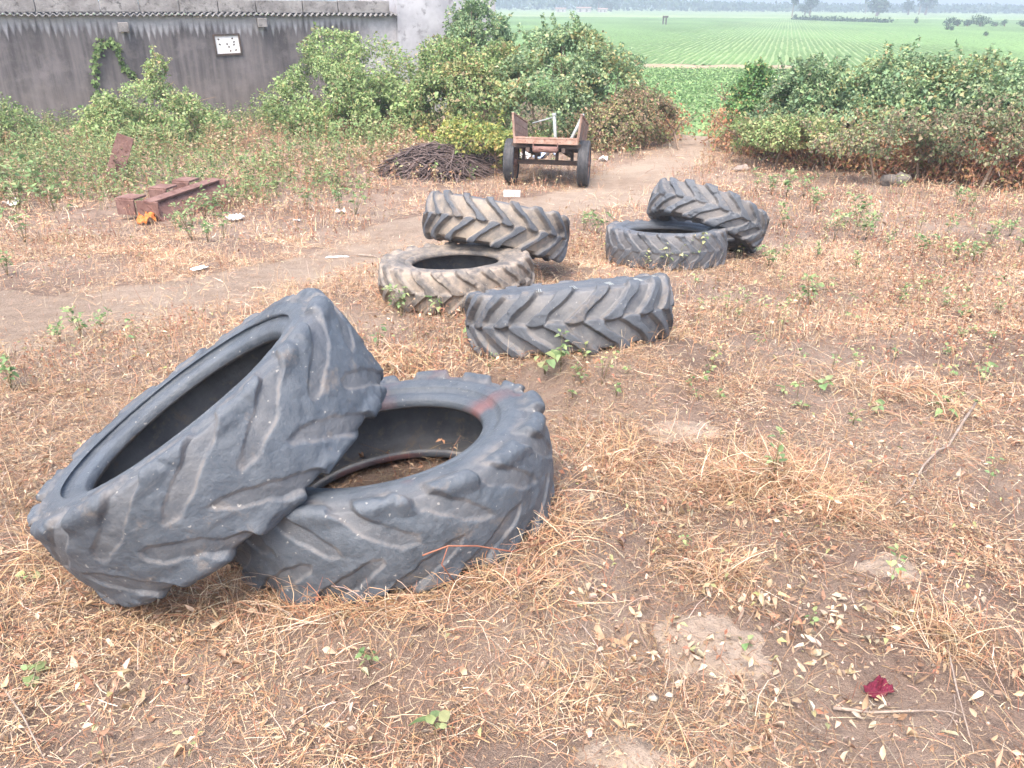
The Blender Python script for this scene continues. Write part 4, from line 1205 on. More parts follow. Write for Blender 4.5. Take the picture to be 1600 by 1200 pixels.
# ------------------------------------------------------------------ cart
def make_cart():
    pr = gp(911, 291); tr = 1.26; ax = np.array([math.cos(.16), -math.sin(.16), 0]); pl = pr - ax * tr; pl[2] = float(gz(pl[0], pl[1]))
    c = (pl + pr) / 2
    ang = math.atan2(ax[1], ax[0])
    root = empty('bullock_cart', tuple(c), ang)            # local x along the axle, y forward (away)
    tag(root, 'small rusty two wheeled cart with upright side boards parked by the thicket', 'cart')
    R = .385; hw = tr / 2
    for s in (-1, 1):
        zb = float(gz(*(c[:2] + ax[:2] * s * hw))) - c[2]
        t = MB(); w = .095
        t.lathe([(R - .10, -w * .75), (R - .05, -w), (R - .018, -w * .92), (R - .004, -w * .55), (R - .012, -w * .5), (R - .012, -w * .42), (R - .002, -w * .36), (R - .01, -.02), (R - .01, .02),
                 (R - .002, w * .36), (R - .012, w * .42), (R - .012, w * .5), (R - .004, w * .55), (R - .018, w * .92), (R - .05, w), (R - .10, w * .75)], 'X', (s * hw, 0, R + zb), 44)
        wt = t.build('wheel', M['cart_tyre'], root, True)
        r_ = MB(); r_.lathe([(R - .098, -.075), (R - .098, .075), (R - .115, .075), (R - .125, .03), (R - .22, .045), (R - .30, .03), (.03, .03), (.03, .012), (R - .22, .02), (R - .14, .0), (R - .115, -.075)], 'X', (s * hw, 0, R + zb), 36)
        r_.build('rim', M['rust_pale'], wt, True)
        h = MB(); h.lathe([(.001, -.09), (.06, -.09), (.065, .07), (.045, .10), (.001, .105)], 'X', (s * hw, 0, R + zb), 20, False); h.build('hub', M['rust'], wt, True)
        for k in range(5):
            t_ = k * 2 * math.pi / 5
            q = MB(); q.lathe([(.001, s * .052), (.018, s * .052), (.018, s * .030)], 'X', (s * hw, .13 * math.cos(t_), R + zb + .13 * math.sin(t_)), 6, False); q.build('wheel_nut', M['dark_iron'], wt)
    a = MB(); a.box((0, 0, R), (tr - .2, .07, .07)); a.build('axle', M['dark_iron'], root)
    zb_ = .70; bw = .50; y0, y1 = -.42, 1.25
    f = MB()
    for y in (y0 + .16, .0, .8): f.box((0, y, zb_ - .06), (bw * 2 + .16, .06, .08))
    for x in (-.30, .30): f.box((x, (y0 + y1) / 2, zb_ - .135), (.06, y1 - y0 - .06, .07))
    f.build('frame', M['dark_iron'], root)
    for x in (-.42, -.20, .16, .42):
        u = MB(); u.box((x, 0, (R + .035 + zb_ - .10) / 2), (.05, .045, zb_ - .10 - R - .035)); u.build('bracket', M['dark_iron'], root)
    d = MB()
    for k in range(6):
        w_ = bw * 2 / 6; d.box((-bw + w_ * (k + .5), (y0 + y1) / 2 + .05, zb_ + .0 + random.uniform(-.003, .003)), (w_ - .008, y1 - y0 - .1, .035))
    d.build('deck', M['wood_board'], root)
    rb = MB(); rb.box((0, y0 + .02, zb_ + .012), (bw * 2 + .06, .06, .11)); rb.box((0, y0 - .012, zb_ + .045), (bw * 2 + .02, .008, .02)); rb.build('tail_beam', M['rust_pale'], root, False, .006)
    rl = MB(); rl.tube([(-.20, y0 - .02, zb_ - .13), (.20, y0 - .02, zb_ - .13)], .05, 14)
    for x in (-.20, .20): rl.box((x * 1.02, y0 + .0, zb_ - .085), (.018, .03, .13))
    rl.build('roller', M['rust'], root, False)
    for s in (-1, 1):
        b = MB(); lean = Matrix.Rotation(s * .10, 3, 'Y')
        for k in range(3):
            b.box((s * (bw + .02 + .10 * (.12 + .125 * k)), (y0 + y1) / 2 - .02, zb_ + .105 + .125 * k), (.022, y1 - y0 - .04, .12), lean)
        sb = b.build('side_board', M['wood_board'], root)
        for y in (y0 + .03, .4, y1 - .06):
            p = MB(); p.box((s * (bw + .048), y, zb_ + .20), (.035, .04, .48), lean); p.build('post', M['rust_pale'], sb)
        rail = MB(); rail.box((s * (bw + .068), (y0 + y1) / 2, zb_ + .44), (.04, y1 - y0, .02), lean); rail.build('rail', M['rust_pale'], sb)
    for s, x0, x1 in ((-1, .02, -.06), (1, .24, .46)):
        p = MB(); p.tube([(x0, 1.0, zb_ + .02), (x1, 1.22, zb_ + .56)], .032, 10); p.tube([(x1 - .035, 1.22, zb_ + .57), (x1 + .035, 1.22, zb_ + .58)], .04, 10)
        p.build('drawbar', M['steel_grey'], root, True)
    p = MB(); p.tube([(-.46, 1.2, zb_ + .42), (-.06, 1.21, zb_ + .54)], .014, 8); p.build('stay', M['steel_grey'], root, True)
    nose = Matrix.Translation((0, 0, R)) @ Matrix.Rotation(math.radians(-12.5), 4, 'X') @ Matrix.Translation((0, 0, -R))
    for o in list(root.children):
        if not o.name.startswith(('wheel', 'axle')):
            for q in [o] + list(o.children): q.data.transform(nose)
    return root
make_cart()

# ------------------------------------------------------------------ loose things
def blob(name, mat, loc, size, seed, label, cat, flat=.5, rz=0.0, crump=.35, group=None, sub=4, sharp=False, sink=.3):
    rg = np.random.default_rng(seed)
    n1, n2 = 8 * sub // 2, 6 * sub // 2
    th = np.linspace(0, 2 * math.pi, n1, endpoint=False); ph = np.linspace(.02, math.pi - .02, n2)
    T, Pp = np.meshgrid(th, ph)
    d = np.stack([np.sin(Pp) * np.cos(T), np.sin(Pp) * np.sin(T), np.cos(Pp)], 2)
    r = 1 + crump * ((fbm(d[..., 0] * 2 + d[..., 2] * 1.3 + seed, d[..., 1] * 2 + seed * 3 - d[..., 2], seed, 3) - .5) * 2)
    if sharp: r = r * (1 + crump * .5 * (_hash(np.round(d[..., 0] * 2), np.round(d[..., 1] * 2), seed + np.round(d[..., 2] * 2)) - .5))
    V = (d * r[..., None] * np.array([size[0] / 2, size[1] / 2, size[2] / 2])).reshape(-1, 3)
    ix = np.arange(n1 * n2).reshape(n2, n1); nx = np.roll(ix, -1, 1)
    F = np.stack([ix[:-1], ix[1:], nx[1:], nx[:-1]], -1).reshape(-1, 4)
    o = mesh_np(name, V, F, mat, None, None, not sharp)
    o.location = (loc[0], loc[1], loc[2] + size[2] / 2 * (1 - sink)); o.rotation_euler = (0, 0, rz)
    return tag(o, label, cat, group)

def crumpled(name, mat, loc, size, seed, label, cat, rz=0.0, amp=.35, group=None, lift=.01):
    """a crumpled sheet: cloth, wrapper or bag"""
    rg = np.random.default_rng(seed)
    n = 15; u = np.linspace(-1, 1, n); X, Y = np.meshgrid(u, u)
    edge = 1 - .25 * vnoise(X * 2 + seed, Y * 2, seed)
    Z = (fbm(X * 1.7 + seed, Y * 1.7, seed, 3)) * amp * 2
    Z = Z - Z.min()
    V = np.stack([X * size[0] / 2 * edge + .06 * size[0] * (vnoise(Y * 3, X * 3, seed) - .5), Y * size[1] / 2 * edge, Z * min(size) + .002], 2).reshape(-1, 3)
    ix = np.arange(n * n).reshape(n, n)
    F = np.stack([ix[:-1, :-1], ix[:-1, 1:], ix[1:, 1:], ix[1:, :-1]], -1).reshape(-1, 4)
    o = mesh_np(name, V, F, mat, None, None, True)
    md = o.modifiers.new('thick', 'SOLIDIFY'); md.thickness = .003
    o.location = (loc[0], loc[1], loc[2] + lift); o.rotation_euler = (0, 0, rz)
    return tag(o, label, cat, group)

crumpled('cloth_scrap', M['cloth'], gp(1370, 1085), (.085, .055), 3, 'small crumpled maroon scrap of cloth lying on the soil', 'cloth', .5, .5, lift=.008)
crumpled('wrapper', M['orange'], gp(231, 349), (.24, .22), 5, 'bright orange crumpled wrapper beside the rusty steel frame', 'wrapper', .3, .55)
crumpled('plastic_bag', M['white'], gp(368, 345), (.24, .18), 6, 'white plastic bag in the weeds right of the rusty frame', 'bag', .8, .4)
crumpled('plastic_scrap', M['white'], gp(527, 403), (.26, .06), 7, 'flat white plastic scrap on the track left of the muddy tyres', 'litter', .1, .12)
crumpled('plastic_scrap', M['white'], gp(312, 422), (.18, .12), 8, 'torn pale plastic sheet on the near side of the track', 'litter', .9, .15)
crumpled('plastic_scrap', M['white'], gp(464, 347), (.10, .08), 9, 'tiny white litter at the track edge before the russet weeds', 'litter', .2, .3)
crumpled('plastic_bag', M['white'], gp(533, 334), (.16, .12), 10, 'small white bag among russet weeds below the stick heap', 'bag', .2, .4)
crumpled('plastic_bag', M['blue_bag'], gp(846, 262) + np.array([.1, .7, 0]), (.55, .35), 11, 'crumpled blue and white bag lying under the cart', 'bag', .4, .8)
crumpled('plastic_bag', M['white'], gp(815, 262) + np.array([.1, .7, 0]), (.34, .26), 12, 'dirty white bag on the ground behind the left cart wheel', 'bag', .9, .7)
crumpled('plastic_bag', M['white'], gp(943, 252), (.18, .14), 13, 'small white bag beside the path right of the cart', 'bag', .9, .7)
crumpled('plastic_bag', M['white'], gp(20, 322), (.22, .18), 14, 'grey white bag under the weeds at the left picture edge', 'bag', .9, .5)
crumpled('plastic_sheet', M['white'], gpf(1215, 130) + np.array([0, 0, .25]), (1.5, .6), 15, 'white plastic sheet lying in the crop behind the hedge bush', 'litter', .1, .12)
_p = gp(800, 306)
mb = MB(); mb.box((0, 0, .035), (.26, .12, .085)); mb.box((0, 0, .081), (.20, .06, .008))
o = mb.build('foam_block', M['white'], None, False, .008); o.location = tuple(_p); o.rotation_euler = (0, 0, -.05)
tag(o, 'white foam block on the ground in front of the cart', 'block')

M['dark_rock'] = mat_plain('dark_rock', (.13, .115, .105), (.21, .185, .165), 9, .9, .7)
blob('rock', M['dark_rock'], gp(1396, 290), (.46, .30, .24), 21, 'dark angular rock in front of the browning creeper', 'rock', rz=.2, crump=.55, sharp=True)
def rock_hump(p, rx, ry, h, seed, label):
    """bedrock showing through the soil: an uneven hump whose rim dips under the ground"""
    nr, na = 22, 64
    rr = np.linspace(0, 1.25, nr); aa = np.linspace(0, 2 * math.pi, na, endpoint=False)
    A, Rr = np.meshgrid(aa, rr)
    lim = .62 + .75 * fbm(np.cos(A) * 1.3 + seed, np.sin(A) * 1.3 + seed, seed, 3)
    X = p[0] + np.cos(A) * Rr * rx * lim; Y = p[1] + np.sin(A) * Rr * ry * lim
    Z = gz(X, Y) + h * .46 * (1 - Rr ** 2.0) - .004 + (fbm(X * 18, Y * 18, seed, 3) - .5) * .030
    Z = np.where(Rr > 1, gz(X, Y) - .03 - .05 * (Rr - 1), Z)
    V = np.stack([X - p[0], Y - p[1], Z - p[2]], 2).reshape(-1, 3)
    ix = np.arange(nr * na).reshape(nr, na); nx = np.roll(ix, -1, 1)
    F = np.stack([ix[:-1], nx[:-1], nx[1:], ix[1:]], -1).reshape(-1, 4)
    o = mesh_np('rock_slab', V, F, M['slab'], None, None, True); o.location = tuple(p)
    return tag(o, label, 'rock')
M['slab'] = mat_plain('earthy_bedrock', (.27, .215, .17), (.37, .30, .243), 12, .95, .9, .1, c3=(.21, .16, .125))
for (px_, py_, sx_, sy_, sz_, sd_, lb_) in (
        (1118, 1010, .40, .34, .05, 22, 'flat grey bedrock slab half buried left of the maroon scrap'),
        (1392, 888, .27, .22, .04, 23, 'pale flat bedrock patch with a green seedling beside it'),
        (980, 1180, .28, .17, .045, 24, 'bare stone slab cut by the bottom picture edge'),
        (1075, 672, .46, .26, .055, 25, 'low bare stony hump right of the flat front tyre')):
    rock_hump(gp(px_, py_), sx_ / 2, sy_ / 2, sz_, sd_, lb_)
blob('rock', M['rock'], gp(1158, 268), (.28, .2, .14), 26, 'small grey rock at the hedge foot beside the path', 'rock', crump=.45, sharp=True)
blob('rock', M['rock'], gp(1088, 212), (.35, .3, .2), 27, 'brown stone lump at the mouth of the path', 'rock', crump=.45, sharp=True)

# rusty steel frame and plate in the weeds
def rusty():
    a, b = gp(250, 346), gp(358, 318)
    c = (a + b) / 2; d = b - a; L = np.linalg.norm(d[:2]); ang = math.atan2(d[1], d[0])
    c[2] -= .10
    root = empty('scrap_trough', tuple(c), ang)
    tag(root, 'rusty steel trough frame with stub arms sunk in weeds left of the track', 'scrap frame')
    m = MB(); tilt = Matrix.Rotation(-.75, 3, 'X')
    m.box((0, 0, .20), (L, .03, .44), tilt); m.box((0, .15, .40), (L, .13, .03), Matrix.Rotation(.18, 3, 'X')); m.box((-L / 2 + .02, .16, .22), (.03, .34, .38)); m.box((L / 2 - .02, .16, .22), (.03, .34, .38))
    m.build('beam', M['rust'], root, False, .006)
    for x in (-L / 2 + .14, .02, L / 2 - .25):
        q = MB(); q.box((x, .50, .42), (.26, .28, .03)); q.box((x - .13, .50, .31), (.03, .28, .20)); q.box((x, .64, .31), (.26, .03, .22))
        q.build('arm', M['rust'], root, False, .006)
    p = gp(192, 282)
    pl = MB(); r = Matrix.Rotation(.42, 3, 'Y') @ Matrix.Rotation(-.25, 3, 'X')
    pl.box((0, 0, .34), (.27, .03, .85), r); pl.box((-.10, .10, .36), (.03, .2, .80), r)
    o = pl.build('steel_plate', M['rust'], None, False, .005); o.location = tuple(p); o.rotation_euler = (0, 0, .3)
    tag(o, 'rusty bent steel plate standing aslant in the weeds', 'scrap plate')
rusty()

# heaps of sticks
def stick_heap(px, py, wx, wy, h, n, seed, label):
    rg = np.random.default_rng(seed); p = gp(px, py)
    mb = MB()
    for k in range(n):
        a = rg.uniform(0, 6.283); rr = math.sqrt(rg.random()) * .92
        x, y = rr * math.cos(a) * wx / 2, rr * math.sin(a) * wy / 2
        z = h * (1 - rr ** 2.2) * rg.uniform(.55, 1.0)
        an = rg.normal(.15, .75); L = rg.uniform(.35, 1.0)
        dx, dy = math.cos(an) * L / 2, math.sin(an) * L / 2
        sl = -h * 1.4 * (x * dx / (wx / 2) ** 2 + y * dy / (wy / 2) ** 2) * .7
        b = rg.normal(0, .05, 3)
        mb.tube([(x - dx, y - dy, max(.01, z - sl + rg.normal(0, .02))), (x + b[0], y + b[1], z + .03 + b[2] * .6), (x + dx, y + dy, max(.01, z + sl + rg.normal(0, .02)))],
                [rg.uniform(.007, .014), rg.uniform(.008, .014), .006], 5, False)
    o = mb.build('stick_heap', M['stick'], None, True); o.location = tuple(p)
    tag(o, label, 'stick heap')
M['stick'] = mat_plain('grey_brown_stick', (.075, .055, .052), (.165, .125, .118), 7, .9, .3)
stick_heap(683, 270, 1.95, 1.4, .50, 700, 41, 'large dark heap of thin sticks piled in the weeds left of the cart')
stick_heap(760, 252, .95, .8, .38, 170, 42, 'smaller stick heap half hidden behind the large one')

def branch(pts_px, r0, label, seed, twigs=5, lift=.03, name='dead_branch'):
    rg = np.random.default_rng(seed)
    P = [Vector(gp(*q)) for q in pts_px]
    for k, p in enumerate(P): p.z += lift * (1 + .8 * math.sin(k * 2.1 + seed))
    c = P[0].copy(); P = [p - c for p in P]
    mb = MB(); rad = np.linspace(r0, r0 * .35, len(P)); mb.tube(P, list(rad), 7)
    for k in range(twigs):
        i = rg.integers(0, len(P) - 1); a = P[i].lerp(P[i + 1], rg.random()); d = (P[i + 1] - P[i]).normalized()
        e = Vector((d.x + rg.normal(0, .7), d.y + rg.normal(0, .7), rg.uniform(0, .35))); e.normalize()
        L = rg.uniform(.06, .22) * (r0 / .012)
        mb.tube([a, a + e * L * .5 + Vector((0, 0, .01)), a + e * L], [r0 * .45, r0 * .3, r0 * .15], 5)
    o = mb.build(name, M['dead_wood'], None, True); o.location = tuple(c)
    tag(o, label, 'branch')
branch([(1522, 640), (1500, 672), (1480, 700), (1462, 716), (1440, 738), (1418, 772), (1396, 802)], .0085, 'bleached forked dead branch lying on the straw at right', 51, 7)
branch([(1462, 266), (1500, 256), (1530, 248)], .03, 'pale dead branch leaning out of the browning creeper', 52, 3, .12)
branch([(1300, 1112), (1360, 1114), (1420, 1118), (1470, 1116)], .006, 'thin grey twig below the maroon scrap', 53, 2, .012, 'twig')
branch([(1460, 940), (1478, 1010), (1490, 1090), (1520, 1180)], .0045, 'long straw coloured stem lying beside the maroon scrap', 54, 2, .02, 'straw_stalk')
branch([(2, 1070), (40, 1130), (75, 1200)], .004, 'long pale straw stem at the lower left corner', 55, 0, .02, 'straw_stalk')
branch([(860, 345), (890, 338), (925, 335)], .012, 'dark stick on the track between the two tyre stacks', 56, 1, .01, 'twig')
branch([(560, 402), (585, 404), (606, 410)], .012, 'dark stick touching the left rim of the muddy flat tyre', 57, 1, .02, 'twig')
branch([(1050, 112), (1075, 104), (1092, 104)], .09, 'pale fallen log on the earth bank at the field edge', 58, 2, .1, 'log')

# ------------------------------------------------------------------ single green weeds
def weed_mesh(seed, H, nl, leaf, pal, w, bushy=.5, stem=.004, broad=.6):
    rg = np.random.default_rng(seed)
    mb_V, mb_F, mb_C = [], [], []; b = 0
    nst = 1 + int(bushy * 4)
    P, D = [], []
    for s in range(nst):
        a = rg.uniform(0, 6.283); out = rg.uniform(.05, .5) * (s > 0) * H
        h = H * rg.uniform(.6, 1)
        p0 = np.zeros(3); p1 = np.array([math.cos(a) * out * .5, math.sin(a) * out * .5, h * .55]); p2 = np.array([math.cos(a) * out, math.sin(a) * out, h])
        m = MB(); m.tube([p0, p1, p2], [stem, stem * .8, stem * .4], 5)
        v = np.array([tuple(q) for q in m.v]); f = []
        for q in m.f:
            for i in range(1, len(q) - 1): f.append((q[0], q[i], q[i + 1]))
        mb_V.append(v); mb_F.append(np.array(f) + b); b += len(v)
        mb_C.append(np.tile(np.array([(.20, .20, .09)]), (len(v), 1)))
        for k in range(max(2, nl // nst)):
            t = rg.uniform(.3, 1) ** .7
            c = (1 - t) ** 2 * p0 + 2 * t * (1 - t) * p1 + t * t * p2
            P.append(c); q = rg.uniform(0, 6.283); D.append((math.cos(q), math.sin(q), rg.normal(.25, .35)))
    P = np.array(P); D = np.array(D); n = len(P)
    # each leaf hangs on a short stalk
    P2 = P + D * leaf * .35
    L = leaf * rg.uniform(.6, 1.2, n); N = np.stack([rg.normal(0, .35, n), rg.normal(0, .35, n), np.ones(n)], 1)
    V, F = leaf_fine(P2, D, N, L, L * broad, .18, rg.normal(.25, .25, n))
    mb_V.append(V); mb_F.append(F + b); b += len(V); mb_C.append(np.repeat(pick(pal, w, n, rg), 8, 0))
    sv, sf, nv = strands(P, np.arctan2(D[:, 1], D[:, 0]), np.full(n, leaf * .45), np.arcsin(np.clip(D[:, 2] / np.linalg.norm(D, axis=1), -1, 1)), np.zeros((n, 2)), np.full(n, stem * .6), rg, 2)
    tri = np.concatenate([sf[:, [0, 1, 2]], sf[:, [0, 2, 3]]]); mb_V.append(sv); mb_F.append(tri + b); mb_C.append(np.tile(np.array([(.2, .22, .09)]), (len(sv), 1)))
    return np.concatenate(mb_V), np.concatenate(mb_F), np.concatenate(mb_C)

G1 = [(.19, .29, .125), (.25, .35, .16), (.15, .24, .10), (.31, .37, .18)]
PALE = [(.34, .38, .18), (.42, .42, .24), (.24, .30, .12), (.48, .40, .22), (.16, .22, .09)]
protos = {}
def weed(px, py, kind, sc, label, group=None, seed=0):
    spec = {'bushy': (.28, 44, .044, G1, .9, .65), 'tall': (.42, 12, .05, G1, .1, .6), 'pale': (.34, 12, .05, PALE, .35, .6), 'sprig': (.16, 8, .04, G1, .3, .7), 'broad': (.14, 7, .075, G1, .4, .75)}[kind]
    key = (kind, seed % 4)
    p = gp(px, py)
    if key not in protos:
        H, nl, lf, pal, bu, br = spec
        V, F, C = weed_mesh(200 + seed % 4 + hash(kind) % 1 + len(kind) * 10, H, nl, lf, pal, [1] * len(pal), bu, .0024, br)
        o = mesh_np('weed', V, F, M['leaf'], None, C); protos[key] = o
    else:
        o = protos[key].copy(); COL.objects.link(o)
    o.location = (p[0], p[1], p[2] - .01); o.scale = (sc, sc, sc); o.rotation_euler = (0, 0, random.uniform(0, 6.28))
    for kk in ('label', 'category', 'group'):
        if kk in o: del o[kk]
    tag(o, label, 'weed', group)
    return o
WG = 'green weeds scattered over the yard'
weed(628, 492, 'bushy', 1.0, 'leafy weed in front of the muddy flat tyre, left of two', WG, 0)
weed(688, 496, 'sprig', 1.7, 'thin weed in front of the muddy flat tyre, right of two', WG, 1)
weed(876, 582, 'tall', .85, 'upright green weed against the lone raised tyre', WG, 0)
weed(852, 585, 'broad', 1.0, 'broad leaved seedling below the lone raised tyre', WG, 2)
weed(735, 545, 'sprig', 1.2, 'small weed at the left end of the lone raised tyre', WG, 2)
weed(932, 368, 'bushy', 1.35, 'bushy weed between the caked tyre and the dark flat tyre', WG, 1)
weed(912, 360, 'bushy', .95, 'smaller weed on the track side of the bushy one between the stacks', WG, 2)
for i, (a, b_, s_) in enumerate(((962, 408, .9), (985, 415, .75), (1012, 424, .8), (1043, 424, .9), (1062, 424, 1.15), (1078, 422, 1.3), (1100, 418, 1.2), (1118, 416, 1.0), (1150, 408, .8), (1165, 398, .7))):
    weed(a, b_, 'pale', s_, 'pale leaved withering stalk before the dark flat tyre', 'pale stalks before the dark flat tyre', i)
for i, (a, b_, s_) in enumerate(((130, 530, 1.0), (95, 535, .8), (160, 522, .8))):
    weed(a, b_, 'bushy', s_ * .9, 'low weed at the near track edge behind the propped tyre', 'weeds at the near track edge', i)
weed(218, 560, 'tall', .8, 'single upright broad leaved weed behind the propped tyre', WG, 1)
weed(18, 610, 'bushy', .9, 'fine leaved weed at the left edge beside the propped tyre', WG, 3)
weed(590, 545, 'sprig', 1.2, 'small weed just right of the propped tyre top', WG, 3)
weed(1265, 478, 'bushy', 1.1, 'dark green weed standing alone on the right half of the yard', WG, 0)
for i, (a, b_, s_) in enumerate(((1110, 485, .8), (1135, 495, .9), (1160, 490, .8), (1185, 500, .7), (1090, 500, .7), (1215, 505, .7))):
    weed(a, b_, 'pale', s_, 'pale weed in the loose row right of the lone raised tyre', 'weed row right of the lone raised tyre', i)
for i, (a, b_, s_) in enumerate(((1405, 478, .9), (1440, 490, .9), (1475, 485, .8), (1500, 495, .7), (1560, 490, .7))):
    weed(a, b_, 'pale' if i % 2 else 'bushy', s_ * .8, 'yellowing weed in the scattered row near the right picture edge', 'weed row near the right edge', i)
for i, (a, b_, s_) in enumerate(((1228, 310, 1.4), (1205, 304, 1.1), (1255, 308, 1.1), (1340, 355, 1.4), (1352, 375, 1.1), (1318, 362, 1.0), (1180, 300, 1.0), (1495, 322, 1.0), (1545, 385, 1.0), (1440, 400, .9), (1590, 395, .9), (1275, 330, .9), (1480, 365, .8), (1520, 410, .8))):
    weed(a, b_, 'bushy', s_ * 1.3, 'green weed on the pale straw between right tyre stack and hedge', 'weeds between the right stack and the hedge', i)
_rw = random.Random(77)
for i in range(34):
    a, b_ = _rw.uniform(1190, 1600), _rw.uniform(305, 425)
    weed(a, b_, _rw.choice(('bushy', 'pale', 'pale')), _rw.uniform(.6, 1.3), 'green weed on the pale straw between right tyre stack and hedge', 'weeds between the right stack and the hedge', i)
for i in range(46):
    a, b_ = _rw.uniform(1075, 1600), 440 + 210 * _rw.random() ** 1.5
    weed(a, b_, _rw.choice(('sprig', 'pale', 'sprig', 'broad')), _rw.uniform(.4, .8), 'sparse small sprig in the straw on the right half of the yard', 'sparse sprigs on the right half of the yard', i)
for i in range(14):
    a, b_ = _rw.uniform(560, 1000), _rw.uniform(585, 640) if i % 2 else _rw.uniform(560, 600)
    if a < 870 and b_ > 575: a += 320
    weed(a, b_, 'sprig', _rw.uniform(.4, .8), 'small sprig in the straw just below the lone raised tyre', 'sprigs below the lone raised tyre', i)
weed(1205, 765, 'tall', .95, 'tall thin weed with one yellow tipped leaf on the right', WG, 2)
weed(1385, 935, 'tall', .55, 'seedling with two round leaves beside the pale rock', WG, 3)
weed(1265, 975, 'sprig', .5, 'tiny green shoot above the pile of pale dead leaves', WG, 0)
weed(1165, 1008, 'broad', .35, 'single small leaf seedling by the grey slab', WG, 1)
weed(680, 1150, 'broad', .55, 'round leaved seedling near the bottom edge', WG, 2)
weed(582, 1040, 'sprig', .6, 'wilted pale seedling in front of the flat front tyre', WG, 3)
weed(55, 905, 'broad', .45, 'single bright leaf seedling below the propped tyre', WG, 3)
weed(1070, 858, 'sprig', .5, 'pale green sprig on straw right of the flat front tyre', WG, 2)
weed(1540, 770, 'tall', .5, 'thin weed stem near the dead branch, right edge', WG, 1)
weed(1332, 665, 'sprig', .8, 'little weed left of the bleached dead branch', WG, 0)
weed(50, 1060, 'broad', .5, 'grey green seedling near the lower left corner', WG, 0)
weed(940, 600, 'pale', .7, 'pale weed on the mound before the lone raised tyre', WG, 1)
for i, (a, b_, s_) in enumerate(((290, 352, 1.2), (275, 358, .9), (300, 350, 1.2), (335, 338, 1.4), (348, 332, 1.2), (255, 318, 1.3), (310, 300, 1.3), (335, 296, 1.3), (225, 345, .9), (215, 330, 1.1), (360, 325, 1.2), (322, 343, 1.3), (265, 300, 1.3), (200, 290, 1.4), (30, 325, 2.4), (60, 305, 2.2), (10, 300, 2.2), (85, 330, 1.8), (40, 380, 1.4), (12, 430, 1.0), (300, 375, 1.4), (325, 378, 1.2), (350, 372, 1.3), (480, 330, 1.4), (555, 335, 1.6), (530, 325, 1.3))):
    weed(a, b_, 'bushy', s_, 'clump of green weed along the far edge of the track', 'weed clumps on the far track edge', i)

# red runner over the flat front tyre
def runner():
    pts = [(862, 862), (800, 862), (745, 853), (700, 853), (660, 868), (690, 882), (712, 912)]
    c, a, R, W = TPOS[2]
    P = []
    for px_, py_ in pts:
        d = ray(px_, py_)
        # meet the tread cylinder, a little proud of it
        best = None
        for t in np.linspace(1.6, 4.0, 400):
            q = d * t + np.array([0, 0, CAM_H]) - c
            r = np.linalg.norm(q - a * (q @ a))
            if r < R + .02 and abs(q @ a) < W / 2 + .02: best = q + c; break
        if best is None: best = gp(px_, py_) + np.array([0, 0, .05])
        P.append(Vector(best))
    o0 = P[0].copy(); mb = MB(); mb.tube([p - o0 for p in P[:5]], .0028, 5); mb.tube([P[3] - o0, P[5] - o0, P[6] - o0], .0022, 5)
    o = mb.build('dry_runner', M['red_stem'], None, True); o.location = o0
    tag(o, 'thin red dry stem draped over the tread of the flat front tyre', 'stem')
M['red_stem'] = mat_plain('red_stem', (.22, .085, .06), (.30, .14, .09), 20, .8)
runner()

# ------------------------------------------------------------------ far plain: trees, woods, houses
FARG = [(.05, .095, .055), (.065, .12, .06), (.04, .075, .05), (.09, .13, .065)]
def far_tree(px, py, y, w_px, h_px, label, seed, trunk=.25, name='tree', group='trees on the far plain'):
    s = px_m(y); w, h = w_px * s, h_px * s
    d = ray(px, py); x = d[0] / d[1] * y
    rg = np.random.default_rng(seed)
    root = empty(name, (x, y, FIELD_Z)); tag(root, label, 'tree', group)
    n = 420
    k = rg.integers(0, 5, n); off = rg.normal(0, .22, (5, 3)) * np.array([w, w, h * .6])
    dd = rg.normal(0, 1, (n, 3)); dd /= np.linalg.norm(dd, axis=1)[:, None]
    off = off * np.array([.8, .8, 1 - trunk])
    P = off[k] + dd * np.array([w * .36, w * .36, h * (1 - trunk) * .36]) * (rg.random((n, 1)) ** .4)
    P[:, 2] += h * (trunk + (1 - trunk) * .5)
    D = dd + rg.normal(0, .6, (n, 3)); N = dd + rg.normal(0, .5, (n, 3)); N[:, 2] += .5
    L = rg.uniform(.10, .22, n) * math.sqrt(w * h) * .75
    V, F = leaf_quads(P, D, N, L, L * .8, .2)
    mesh_np('crown', V, F, M['leaf'], root, np.repeat(pick(FARG, [1, 1, 1, 1], n, rg), 4, 0))
    mb = MB(); mb.tube([(0, 0, -.1), (w * .02, 0, h * .3), (0, 0, h * (trunk + .45))], [w * .06 + .06, w * .045 + .05, w * .02], 6); mb.build('trunk', M['bark'], root)
    return root
far_tree(1239, 14, 300, 9, 26, 'slim tall tree with a bare trunk alone on the far plain', 301, .55)
far_tree(1266, 16, 330, 18, 24, 'round crowned tree on the plain right of the slim bare trunked one', 302)
far_tree(1258, 18, 335, 14, 12, 'short bush like tree beside the round crowned tree on the plain', 303)
far_tree(1371, 18, 330, 30, 24, 'broad round tree standing alone before the misty woods', 304)
far_tree(1447, 16, 380, 22, 22, 'dark broad tree left of the long misty woods at right', 305)
far_tree(1420, 16, 390, 18, 16, 'smaller rounded tree between the two broad ones on the plain', 306)
far_tree(1353, 14, 420, 5, 20, 'thin pole like palm at the edge of the plain', 307, .7)
far_tree(935, 12, 430, 20, 18, 'rounded tree behind the pale far houses', 308)
far_tree(955, 14, 425, 14, 12, 'low tree at the right end of the pale far houses', 309)
